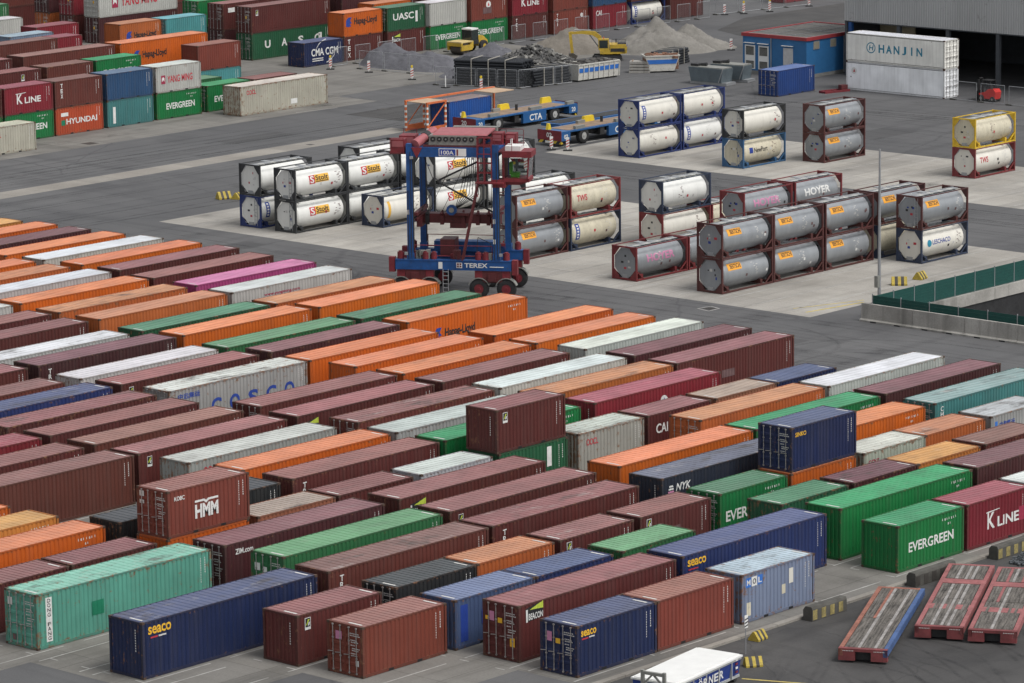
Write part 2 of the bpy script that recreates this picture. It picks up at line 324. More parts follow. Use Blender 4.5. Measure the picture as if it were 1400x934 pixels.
# tyre marks and oil spots worn into the paving
WM, wt, wb = nt('tyre_and_oil_marks'); wuv = N(wt, 'ShaderNodeUVMap'); wsx = N(wt, 'ShaderNodeSeparateXYZ'); wt.links.new(wuv.outputs[0], wsx.inputs[0])
wv_ = objvec(wt, False); wn1 = noise(wt, wv_, 0.35, 6, 0.65); wn2 = noise(wt, wv_, 3.0, 5, 0.7)
fal = math_(wt, 'MULTIPLY', math_(wt, 'SINE', math_(wt, 'MULTIPLY', wsx.outputs[1], pi)), math_(wt, 'SINE', math_(wt, 'MULTIPLY', wsx.outputs[0], pi)), True)
fac = math_(wt, 'MULTIPLY', math_(wt, 'MULTIPLY', fal, ramp(wt, wn1, 0.35, 0.65, 0.1, 1.0)), ramp(wt, wn2, 0.3, 0.65, 0.08, 0.36), True)
wb.inputs['Base Color'].default_value = (0.03, 0.03, 0.031, 1); wb.inputs['Roughness'].default_value = 0.75; wt.links.new(fac, wb.inputs['Alpha'])
tv, tf, tu = [], [], []
def track(path, wd=0.42, z=0.0135):
    n = len(path); b = len(tv)
    for i, p_ in enumerate(path):
        a = Vector(path[max(0, i-1)]); c = Vector(path[min(n-1, i+1)]); d = (c-a).normalized(); nn = Vector((-d.y, d.x))*wd/2
        for s, v in ((-1, 0.0), (1, 1.0)): tv.append((p_[0]+s*nn.x, p_[1]+s*nn.y, z)); tu.append((0.03+0.94*i/(n-1), v))
    for i in range(n-1): tf.append((b+2*i, b+2*i+2, b+2*i+3, b+2*i+1))
tr = random.Random(31)
def pair(pts, gap=3.6, wd=0.45):
    P = []
    for k in range(len(pts)-1):
        for q in range(8): P.append(Vector(pts[k]).lerp(Vector(pts[k+1]), q/8))
    P.append(Vector(pts[-1]))
    for _ in range(6): P = [P[0]]+[(P[i-1]+P[i]*2+P[i+1])/4 for i in range(1, len(P)-1)]+[P[-1]]
    for s in (-1, 1):
        Q = []
        for i in range(len(P)):
            d = (P[min(len(P)-1, i+1)]-P[max(0, i-1)]).normalized(); Q.append((P[i].x-d.y*s*gap/2, P[i].y+d.x*s*gap/2))
        track(Q, wd, 0.0135+0.0004*(len(tv) % 5))
for k in range(9): x = tr.uniform(209.5, 220.5); pair([(x, 130), (x+tr.uniform(-1.5, 1.5), 175), (x+tr.uniform(-2, 2), 215), (x+tr.uniform(-1, 1), 258)])
for k in range(16): y = tr.choice(ROWY[4:]); x = tr.uniform(212, 220); s = tr.choice((-1, 1)); pair([(206.5, y+1.2), (x-3, y+1.2), (x, y+1.2+s*6), (x, y+s*24)])
for k in range(6): y = tr.uniform(243, 259); pair([(160, y), (220, y+tr.uniform(-2, 2)), (270, y+tr.uniform(-2, 2))]); y = tr.uniform(266, 275); pair([(180, y), (240, y+tr.uniform(-1, 1)), (330, y+tr.uniform(-6, 0))])
for k in range(6): x = tr.uniform(257, 269); pair([(x, 165), (x+tr.uniform(-2, 2), 200), (x+tr.uniform(-1, 1), 240)]); 
for k in range(10): x = tr.uniform(292, 318); pair([(x, 205), (x+tr.uniform(-6, 6), 230), (x+tr.uniform(-12, 8), 262)], 2.2, 0.35)
for k in range(9): x = tr.uniform(140, 165); pair([(x, 104), (x+tr.uniform(-4, 8), 112), (x+tr.uniform(4, 16), 119)], 2.0, 0.3)
for k in range(260):                                   # spots
    x0, x1, y0, y1 = tr.choice(((224, 254, 174, 241), (272, 290, 180, 241), (208, 223, 150, 255), (142, 178, 106, 122), (128, 206, 124, 150), (290, 325, 205, 280), (240, 300, 278, 285)))
    x, y, r_ = tr.uniform(x0, x1), tr.uniform(y0, y1), tr.uniform(0.3, 1.3)*tr.uniform(.5, 1); b = len(tv); el = tr.uniform(.6, 2.4)
    tv += [(x-r_*el, y-r_, 0.0155), (x+r_*el, y-r_, 0.0155), (x+r_*el, y+r_, 0.0155), (x-r_*el, y+r_, 0.0155)]; tu += [(0, 0), (1, 0), (1, 1), (0, 1)]; tf.append((b, b+1, b+2, b+3))
wme = bpy.data.meshes.new('paving_wear'); wme.from_pydata(tv, [], tf); wme.materials.append(WM); ul = wme.uv_layers.new(name='UVMap')
for lp in wme.loops: ul.data[lp.index].uv = tu[lp.vertex_index]
o = obj('paving_wear', wme); o['kind'] = 'structure'
sheet('repair_patch', [rect(211, 216.5, 168, 171.5), rect(214, 221, 226, 228.6), rect(240, 252, 247, 250), rect(296, 303, 222, 226), rect(258, 266, 268, 270.5)], 0.0075, ground_mat('patched_asphalt', (0.062, 0.062, 0.064, 1), (0.088, 0.087, 0.088, 1), 0.2, 9, 0.85, 0.3, None, (0.04, 0.04, 0.04, 1), 0.3))

# ================================================================== CONTAINERS
CW = 2.438
def prof_pts(L):
    n = max(4, round((L-0.32)/0.30)); p = (L-0.32)/n; pts = []
    for i in range(n):
        x = 0.16+i*p
        pts += [(x, 0.052), (x+0.24*p, 0.052), (x+0.40*p, 0.010), (x+0.84*p, 0.010)]
    pts.append((L-0.16, 0.052)); return pts
_pp = {}
def profile(L, x):
    if L not in _pp: _pp[L] = prof_pts(L)
    P = _pp[L]
    if x <= P[0][0] or x >= P[-1][0]: return 0.0
    for a, b in zip(P, P[1:]):
        if x <= b[0]: return a[1]+(b[1]-a[1])*(x-a[0])/max(1e-6, b[0]-a[0])
_cm = {}
def cmesh(kind, L, H):
    key = (kind, L, H)
    if key in _cm: return _cm[key]
    mb = MB(); P = prof_pts(L)
    if kind in ('near', 'far'):
        for (x0, d0), (x1, d1) in zip(P, P[1:]):
            ya, yb = (d0, d1) if kind == 'near' else (CW-d0, CW-d1)
            mb.quad((x0, ya, 0.155), (x1, yb, 0.155), (x1, yb, H-0.085), (x0, ya, H-0.085))
        me = mb.mesh('side_panel', PAINT)
    elif kind == 'smooth':
        for i in range(10):
            a = 0.16+i*(L-0.32)/10; b = 0.16+(i+1)*(L-0.32)/10
            mb.quad((a, 0.012, 0.2), (b-0.03, 0.012, 0.2), (b-0.03, 0.012, H-0.15), (a, 0.012, H-0.15)); mb.quad((b-0.03, 0.017, 0.2), (b, 0.017, 0.2), (b, 0.017, H-0.15), (b-0.03, 0.017, H-0.15))
        me = mb.mesh('side_panel', PAINT)
    elif kind == 'frame':
        for x in (0.0, L-0.15):
            for y in (0.0, CW-0.15): mb.box(x+0.004, x+0.146, y+0.004, y+0.146, 0.1, H-0.1)
        for y in (0.006, CW-0.086):
            mb.box(0.14, L-0.14, y, y+0.08, 0.012, 0.16); mb.box(0.14, L-0.14, y, y+0.08, H-0.09, H-0.006)
        for x in (0.006, L-0.106):
            mb.box(x, x+0.1, 0.14, CW-0.14, 0.012, 0.15); mb.box(x, x+0.1, 0.14, CW-0.14, H-0.12, H-0.008)
        for x in (-0.004, L-0.174):
            for y in (-0.004, CW-0.158):
                for z in (0.0, H-0.118): mb.box(x, x+0.178, y, y+0.162, z, z+0.118, 1)
        mb.box(0.1, L-0.1, 0.09, CW-0.09, 0.10, 0.15)
        if L < 7:
            for c in (L/2-1.03, L/2+1.03): mb.box(c-0.18, c+0.18, 0.002, 0.05, 0.02, 0.135, 2)  # proud black blocks paint the shade of the fork pocket openings
        me = mb.mesh('frame', [FRAME, mat('corner_casting', (0.075, 0.045, 0.032), 0.7, 0.1, 0.3, dirt=0.2), HOLLOW_SHADE])
    elif kind == 'roof':
        n = round((L-0.3)/(0.36 if L < 7 else 0.42)); p = (L-0.3)/n; a, b = 0.086, CW-0.086; zt, zb = H-0.012, H-(0.058 if L < 7 else 0.044)
        for i in range(n):
            x = 0.15+i*p; X = [x, x+0.14*p, x+0.22*p, x+0.92*p, x+p]; Z = [zb, zb, zt, zt, zb]
            for j in range(4): mb.quad((X[j], a, Z[j]), (X[j+1], a, Z[j+1]), (X[j+1], b, Z[j+1]), (X[j], b, Z[j]))
        for x in (0.105, L-0.15): mb.quad((x, a, zb), (x+0.045, a, zb), (x+0.045, b, zb), (x, b, zb))
        me = mb.mesh('roof', ROOF)
    elif kind in ('end', 'rear'):
        n = 8; p = (CW-0.3)/n; pts = []
        for i in range(n):
            y = 0.15+i*p; pts += [(y, 0.055), (y+0.25*p, 0.055), (y+0.42*p, 0.012), (y+0.83*p, 0.012)]
        pts.append((CW-0.15, 0.055)); s = 1 if kind == 'end' else -1; o0 = 0 if kind == 'end' else L
        for (y0, d0), (y1, d1) in zip(pts, pts[1:]): mb.quad((o0+s*d0, y0, 0.14), (o0+s*d1, y1, 0.14), (o0+s*d1, y1, H-0.11), (o0+s*d0, y0, H-0.11))
        me = mb.mesh('end_wall', PAINT)
    elif kind in ('doorR', 'doorL', 'fdoorR', 'fdoorL'):
        y0, y1 = (0.155, CW/2-0.008) if kind[-1] == 'R' else (CW/2+0.008, CW-0.155)
        s, o0 = (1, 0) if kind[0] == 'd' else (-1, L); z0, z1 = 0.165, H-0.135; n = 5; p = (z1-z0)/n
        X = lambda d: o0+s*d
        for i in range(n):
            za = z0+i*p; Z = [za, za+0.12*p, za+0.24*p, za+0.78*p, za+0.9*p, za+p]; D = [0.02, 0.02, 0.055, 0.055, 0.02, 0.02]
            for j in range(5): mb.quad((X(D[j]), y0+0.07, Z[j]), (X(D[j]), y1-0.07, Z[j]), (X(D[j+1]), y1-0.07, Z[j+1]), (X(D[j+1]), y0+0.07, Z[j+1]))
        for a, b in ((y0, y0+0.07), (y1-0.07, y1)): mb.box(min(X(0.014), X(0.06)), max(X(0.014), X(0.06)), a, b, z0-0.01, z1+0.01)
        me = mb.mesh('door', PAINT)
    elif kind in ('bar', 'fbar'):
        s, o0 = (1, 0) if kind == 'bar' else (-1, L); x = o0-s*0.018
        mb.cyl((x, 0, 0.12), (x, 0, H-0.1), 0.022, 6)
        for z in (0.14, H-0.16, H*0.35, H*0.68): mb.box(x-0.025, x+0.025, -0.05, 0.05, z, z+0.07)
        mb.bar((x, 0, H*0.42), (x-s*0.03, 0.34, H*0.42-0.03), 0.035)
        me = mb.mesh('locking_bar', BARST)
    elif kind == 'doormark':
        rr = random.Random(5)
        for z in (0.83, 0.79, 0.70, 0.66, 0.60, 0.54, 0.50, 0.44, 0.40):
            a = 0.28 if z > 0.78 else 0.32+rr.random()*0.1; wd = 0.62 if z > 0.78 else 0.24+rr.random()*0.28
            u = a
            while u < a+wd:
                c = 0.04+rr.random()*0.08; mb.quad((0.008, 1.16-u, H*z), (0.008, 1.16-u-c, H*z), (0.008, 1.16-u-c, H*z+0.05), (0.008, 1.16-u, H*z+0.05)); u += c+0.025
        me = mb.mesh('marking', MARKW)
    elif kind in ('markv', 'markh', 'marke'):
        rr = random.Random(int(L*10)); 
        def q(x, z, a, b):
            y = profile(L, x+a/2)-0.004
            mb.quad((x, y, z), (x+a, y, z), (x+a, y, z+b), (x, y, z+b))
        if kind == 'markv':
            for cx, top, cnt in ((L-0.48, H-0.42, 7), (L-0.80, H-0.42, 11)):
                for i in range(cnt): q(cx, top-i*0.125, 0.06+rr.random()*0.025, 0.085)
        else:
            for i in range(7): q(L-2.0+i*0.2, H-0.48, 0.085, 0.13)
            for i in range(2): q(L-1.5+i*0.2, H-0.75, 0.085, 0.12)
        me = mb.mesh('marking', MARKW)
    elif kind == 'marken':      # marks on a front wall
        for i in range(9): mb.quad((-0.001, 0.55, H-0.5-i*0.13), (-0.001, 0.48, H-0.5-i*0.13), (-0.001, 0.48, H-0.42-i*0.13), (-0.001, 0.55, H-0.42-i*0.13))
        me = mb.mesh('marking', MARKW)
    elif kind == 'roofmark':
        for x in (0.28, L-0.42): mb.quad((x, 0.35, H-0.004), (x+0.13, 0.35, H-0.004), (x+0.13, 1.25, H-0.004), (x, 1.25, H-0.004))
        me = mb.mesh('roof_marking', MARKW)
    _cm[key] = me; return me

def conform(mb, L, name, mats, parent):
    """lay flat lettering onto the corrugated side: cut it at every fold, then push it to the panel"""
    me = bpy.data.meshes.new(name); me.from_pydata(mb.v, [], mb.f)
    for m in mats: me.materials.append(m)
    me.polygons.foreach_set('material_index', mb.m)
    bm = bmesh.new(); bm.from_mesh(me)
    lo = min(v.co.x for v in bm.verts); hi = max(v.co.x for v in bm.verts)
    for x, _ in prof_pts(L):
        if lo < x < hi: bmesh.ops.bisect_plane(bm, geom=bm.verts[:]+bm.edges[:]+bm.faces[:], plane_co=(x, 0, 0), plane_no=(1, 0, 0), dist=1e-5)
    for v in bm.verts:
        q = profile(L, v.co.x); v.co.y += (q if q < 0.01 else 0.01+(q-0.01)*0.35)-0.004
    bm.to_mesh(me); bm.free(); return obj(name, me, parent)

def deco_build(parent, L, H, deco, smooth=False):
    """deco items: (kind, args...) laid out on the near side; x from the near end, z from the ground"""
    groups = {}
    for it in deco:
        kd = it[0]; mb = MB(); mats = []
        def mi(m):
            if m not in mats: mats.append(m)
            return mats.index(m)
        name = 'lettering'
        if kd == 't':                       # text, x, z, w, h, mat [, slant]
            flat_poly(mb, text_geo(it[1], 0.022), it[2], it[3], it[4], it[5], mi(it[6]), 0, it[7] if len(it) > 7 else 0)
        elif kd == 'v':                     # vertical string, x, ztop, w, h, step, mat
            for i, ch in enumerate(it[1]):
                if ch != ' ': flat_poly(mb, text_geo(ch, 0.022), it[2]+(it[4]*0.3 if ch == 'I' else 0), it[3]-it[5]-i*it[6], it[4]*(0.4 if ch == 'I' else 1), it[5], mi(it[7]), -0.003)
        elif kd == 'sp':                    # spaced string, x, z, w, h, step, mat
            for i, ch in enumerate(it[1]): flat_poly(mb, text_geo(ch, 0.03), it[2]+i*it[6], it[3], it[4], it[5], mi(it[7]))
        elif kd == 'r':                     # rectangle x,z,w,h,mat,layer
            x, z, a, b = it[1:5]; y = -0.002*it[6] if len(it) > 6 else 0
            mb.quad((x, y, z), (x+a, y, z), (x+a, y, z+b), (x, y, z+b), mi(it[5])); name = 'decal'
        elif kd == 'flogo':
            x, z = it[1:3]; name = 'logo'
            mb.quad((x, 0, z), (x+0.4, 0, z), (x+0.4, 0, z+0.62), (x, 0, z+0.62), mi(WHITE))
            mb.quad((x+0.03, -.003, z+0.14), (x+0.37, -.003, z+0.14), (x+0.37, -.003, z+0.59), (x+0.03, -.003, z+0.59), mi(L_BLK))
            mb.quad((x+0.06, -.006, z+0.24), (x+0.13, -.006, z+0.24), (x+0.34, -.006, z+0.52), (x+0.22, -.006, z+0.52), mi(L_GREEN)); mb.quad((x+0.2, -.006, z+0.2), (x+0.3, -.006, z+0.2), (x+0.34, -.006, z+0.38), (x+0.27, -.006, z+0.38), mi(WHITE))
        elif kd == 'beacon':
            x, z, s = it[1:4]; name = 'logo'
            mb.add([(x, 0, z), (x+1.3*s, 0, z+0.12*s), (x+1.3*s, 0, z+0.95*s), (x, 0, z+0.72*s)], [(0, 1, 2, 3)], mi(L_BLK))
            mb.add([(x+0.28*s, -.003, z+0.62*s), (x+1.3*s, -.003, z+0.55*s), (x+1.3*s, -.003, z+0.93*s)], [(0, 1, 2)], mi(L_GREEN))
            mb.quad((x+0.0, -.003, z), (x+0.13*s, -.003, z), (x+0.13*s, -.003, z+0.66*s), (x+0.0, -.003, z+0.66*s), mi(WHITE))
            flat_poly(mb, text_geo('BEACON', 0.022), x+0.2*s, z+0.08*s, 1.08*s, 0.34*s, mi(WHITE), -.005)
        elif kd == 'hapag':
            x, z, s = it[1:4]
            mb.add([(x, 0, z+0.1*s), (x+0.28*s, 0, z), (x+0.66*s, 0, z+0.05*s), (x+0.5*s, 0, z+0.3*s), (x+0.75*s, 0, z+0.3*s), (x+0.55*s, 0, z+0.55*s), (x+0.75*s, 0, z+0.85*s), (x+0.3*s, 0, z+0.85*s), (x+0.05*s, 0, z+0.6*s)], [tuple(range(9))], mi(L_BLUE))
            flat_poly(mb, text_geo('Hapag-Lloyd', 0.034), x+1.05*s, z+0.0*s, 2.9*s, 0.75*s, mi(L_BLK))
        elif kd == 'kline':
            x, z, s = it[1:4]
            flat_poly(mb, text_geo('K', 0.022), x, z, 0.62*s, 0.8*s, mi(WHITE)); mb.quad((x-0.1*s, 0, z+0.8*s), (x+1.0*s, 0, z+0.86*s), (x+1.0*s, 0, z+0.9*s), (x-0.1*s, 0, z+0.86*s), mi(WHITE))
            flat_poly(mb, text_geo('LINE', 0.022), x+0.85*s, z, 1.75*s, 0.5*s, mi(WHITE))
        elif kd == 'ym':
            x, z, s = it[1:4]
            mb.quad((x, 0, z), (x+0.5*s, 0, z), (x+0.5*s, 0, z+0.75*s), (x, 0, z+0.75*s), mi(L_CRIM)); mb.add([(x+.1*s, -.003, z+.2*s), (x+.25*s, -.003, z+.35*s), (x+.4*s, -.003, z+.2*s), (x+.4*s, -.003, z+.5*s), (x+.25*s, -.003, z+.62*s), (x+.1*s, -.003, z+.5*s)], [tuple(range(6))], mi(WHITE))
            flat_poly(mb, text_geo('YANG MING', 0.022), x+0.75*s, z+0.05*s, 3.0*s, 0.62*s, mi(L_RED))
        elif kd == 'mol':
            x, z = it[1:3]
            for i, (ch, a, c) in enumerate((('M', L_LBL, WHITE), ('O', WHITE, L_BLK), ('L', L_LBL, WHITE))):
                mb.quad((x+i*0.47, 0, z), (x+i*0.47+0.44, 0, z), (x+i*0.47+0.44, 0, z+0.5), (x+i*0.47, 0, z+0.5), mi(a)); flat_poly(mb, text_geo(ch, 0.022), x+i*0.47+0.08, z+0.1, 0.28, 0.3, mi(c), -.003)
        elif kd == 'cma':
            x, z, s = it[1:4]; flat_poly(mb, text_geo('CMA CGM', 0.022), x, z, 3.6*s, 0.72*s, mi(WHITE))
            for cx, cz, a0, a1 in ((x+2.3*s, z+0.2*s, 100, 165), (x+1.6*s, z+0.5*s, -75, -15)):
                pts = [(cx+1.7*s*cos(radians(a0+(a1-a0)*i/8)), cz+1.3*s*sin(radians(a0+(a1-a0)*i/8))) for i in range(9)]
                for j, (a, b) in enumerate(zip(pts, pts[1:])): mb.quad((a[0], 0, a[1]), (b[0], 0, b[1]), (b[0], 0, b[1]+0.09*s), (a[0], 0, a[1]+0.09*s), mi(WHITE))
            for i in range(2): mb.quad((x+0.1*s, 0, z-0.3*s-i*0.2*s), (x+1.6*s, 0, z-0.3*s-i*0.2*s), (x+1.6*s, 0, z-0.2*s-i*0.2*s), (x+0.1*s, 0, z-0.2*s-i*0.2*s), mi(MARKW))
        elif kd == 'hmm':
            x, z, s = it[1:4]; flat_poly(mb, text_geo('HMM', 0.04), x, z, 1.75*s, 0.78*s, mi(WHITE))
            mb.add([(x, 0, z+0.9*s), (x+0.65*s, 0, z+0.9*s), (x+0.85*s, 0, z+0.76*s), (x+1.05*s, 0, z+0.9*s), (x+1.75*s, 0, z+0.9*s), (x+1.75*s, 0, z+1.02*s), (x+1.0*s, 0, z+1.02*s), (x+0.85*s, 0, z+0.92*s), (x+0.7*s, 0, z+1.02*s), (x, 0, z+1.02*s)], [(0, 1, 8, 9), (1, 2, 7, 8), (2, 3, 6, 7), (3, 4, 5, 6)], mi(WHITE))
        elif kd == 'disc':
            x, z, r = it[1:4]; name = 'logo'
            mb.add([(x+r*cos(i*pi/8), 0, z+r*sin(i*pi/8)) for i in range(16)], [tuple(range(16))], mi(WHITE)); mb.add([(x-.35*r, -.003, z-.4*r), (x+.45*r, -.003, z-.4*r), (x+.05*r, -.003, z+.6*r)], [(0, 1, 2)], mi(it[4] if len(it) > 4 else L_BLUE))
        elif kd == 'hanjin':
            x, z, s = it[1:4]
            for i in range(20):
                a0, a1 = i*pi/10, (i+1)*pi/10
                mb.quad(*[(x+0.5*s+r*s*cos(a), 0, z+0.45*s+r*s*sin(a)) for r, a in ((0.5, a0), (0.5, a1), (0.41, a1), (0.41, a0))], mi(L_TEAL))
            flat_poly(mb, text_geo('H', 0.022), x+0.27*s, z+0.22*s, 0.46*s, 0.46*s, mi(L_TEAL), 0, 0.15)
            for i, ch in enumerate('HANJIN'): flat_poly(mb, text_geo(ch, 0.03), x+1.35*s+i*0.84*s+(0.24*s if ch == 'I' else 0.1*s if ch == 'J' else 0), z+0.05*s, (0.16 if ch == 'I' else 0.45 if ch == 'J' else 0.64)*s, 0.75*s, mi(L_TEAL))
        elif kd == 'nyk':
            x, z = it[1:3]
            for i in range(3): mb.quad((x+i*0.05, 0, z+i*0.16), (x+0.55-i*0.04, 0, z+i*0.16), (x+0.5-i*0.04, 0, z+0.1+i*0.16), (x+i*0.05, 0, z+0.1+i*0.16), mi(WHITE if i else L_PINK))
            flat_poly(mb, text_geo('NYK', 0.022), x+0.7, z+0.02, 1.25, 0.44, mi(WHITE), 0, 0.25)
        if smooth:
            me = mb.mesh(name, mats)
            for v in me.vertices: v.co.y += 0.006
            obj(name, me, parent)
        else: conform(mb, L, name, mats, parent)

THINGS = []       # everything that gets its label at the end
def container(key, x, y, z, L, H, col, end='front', wear=0.25, deco=(), marks='markv', roofmark=True, rz=0, fardoor=False, smooth=False, feat='', cname='', endmark=False, doorlabels=(), roofcol=None, stains=(), group='containers stored in rows on the yard block'):
    root = empty('shipping_container', (x, y, z), rz)
    def part(kind, name):
        o = obj(name, cmesh(kind, L, H), root, color=col, wear=wear); return o
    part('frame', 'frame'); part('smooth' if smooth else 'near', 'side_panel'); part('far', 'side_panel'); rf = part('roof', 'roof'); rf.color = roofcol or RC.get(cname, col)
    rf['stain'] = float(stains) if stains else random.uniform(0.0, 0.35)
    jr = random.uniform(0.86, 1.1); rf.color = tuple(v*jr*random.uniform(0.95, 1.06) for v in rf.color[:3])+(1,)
    if end == 'door':
        for s, ys in (('doorR', (0.42, 0.92)), ('doorL', (1.52, 2.02))):
            d = part(s, 'door')
            for yy in ys: obj('locking_bar', cmesh('bar', L, H), d, loc=(0, yy, 0))
        obj('marking', cmesh('doormark', L, H), root)['kind'] = 'stuff'
        for (yy, zz, ww, hh, m) in doorlabels:
            mb = MB(); mb.quad((0.004, yy, zz), (0.004, yy-ww, zz), (0.004, yy-ww, zz+hh), (0.004, yy, zz+hh)); mb.build('door_label', m, root)
    else:
        part('end', 'end_wall')
        if endmark: obj('marking', cmesh('marken', L, H), root)['kind'] = 'stuff'
    if fardoor:
        for s, ys in (('fdoorR', (0.42, 0.92)), ('fdoorL', (1.52, 2.02))):
            d = part(s, 'door')
            for yy in ys: obj('locking_bar', cmesh('fbar', L, H), d, loc=(0, yy, 0))
    else: part('rear', 'end_wall')
    if marks: obj('marking', cmesh(marks, L, H), root)['kind'] = 'stuff'
    if roofmark: obj('roof_marking', cmesh('roofmark', L, H), root)
    if deco: deco_build(root, L, H, deco, smooth)
    tag(root, None, 'container', group)
    size = 'short' if L < 7 else 'long'
    THINGS.append(dict(o=root, base='%s %s container' % (size, cname), short='%s %s one' % (size, cname), feat=feat, x0=x, x1=x+L, y=y, z=z, H=H, kind='container', blk=group))
    return root
# ------------------------------------------------------------------ container colours and data
KC = 0.65
CC = {k: (rgb(*v[0], KC), v[1]) for k, v in dict(
 org=((220, 104, 26), 'orange'), org2=((196, 106, 52), 'faded orange'), tan=((168, 108, 82), 'tan'), mar=((99, 45, 42), 'maroon'), dmar=((80, 37, 41), 'dark maroon'), bro=((112, 56, 48), 'brown'),
 red=((136, 66, 54), 'red-brown'), crim=((142, 36, 50), 'crimson'), whi=((206, 206, 200), 'white'), gry=((176, 178, 172), 'grey-white'), crm=((200, 196, 180), 'cream'), grn=((16, 126, 66), 'bright green'), dgr=((34, 96, 64), 'dark green'),
 lgr=((50, 116, 70), 'mid green'), nav=((25, 42, 88), 'navy blue'), blu=((40, 58, 112), 'blue'), sky=((128, 148, 172), 'pale blue-grey'), stl=((78, 98, 136), 'steel blue'), blk=((38, 42, 46), 'black'), tea=((106, 180, 156), 'pale teal'),
 gte=((72, 134, 134), 'grey-teal'), tur=((84, 160, 162), 'turquoise'), pnk=((186, 74, 138), 'pink'), yel=((218, 140, 66), 'yellow-orange'), dnv=((42, 48, 66), 'dark slate-blue'), rcb=((44, 84, 126), 'mid blue'), rby=((34, 72, 140), 'royal blue'), hyu=((196, 82, 48), 'rusty orange-red')).items()}
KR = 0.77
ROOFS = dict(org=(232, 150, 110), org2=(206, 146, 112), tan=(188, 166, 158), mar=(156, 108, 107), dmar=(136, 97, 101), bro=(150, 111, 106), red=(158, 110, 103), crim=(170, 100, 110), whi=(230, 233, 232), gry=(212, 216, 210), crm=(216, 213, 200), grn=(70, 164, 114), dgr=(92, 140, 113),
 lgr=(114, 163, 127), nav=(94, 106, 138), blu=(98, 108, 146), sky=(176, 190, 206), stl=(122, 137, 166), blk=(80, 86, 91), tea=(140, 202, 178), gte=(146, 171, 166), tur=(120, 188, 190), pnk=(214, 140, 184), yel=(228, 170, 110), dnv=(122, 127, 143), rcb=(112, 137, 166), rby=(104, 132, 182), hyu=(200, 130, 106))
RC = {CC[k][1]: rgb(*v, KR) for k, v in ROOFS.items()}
Hs, Hh = 2.591, 2.896
L2, L4 = 6.058, 12.192
F_ = 'flogo'
TRI = lambda H: [('v', 'TRITON', 0.85, H-0.35, 0.3, 0.32, 0.37, WHITE)]
HL = lambda x, z, s: [('hapag', x, z, s)]
YM = lambda x: [('t', 'www.yangming.com', x, 2.1, 3.6, 0.26, L_CRIM)]
EV = lambda x, z, w_, h_: [('t', 'EVERGREEN', x, z, w_, h_, WHITE)]
PINKL = lambda H: [(1.98, H-1.0, 0.32, 0.48, L_PINK), (1.42, H-1.05, 0.3, 0.26, L_YEL)]
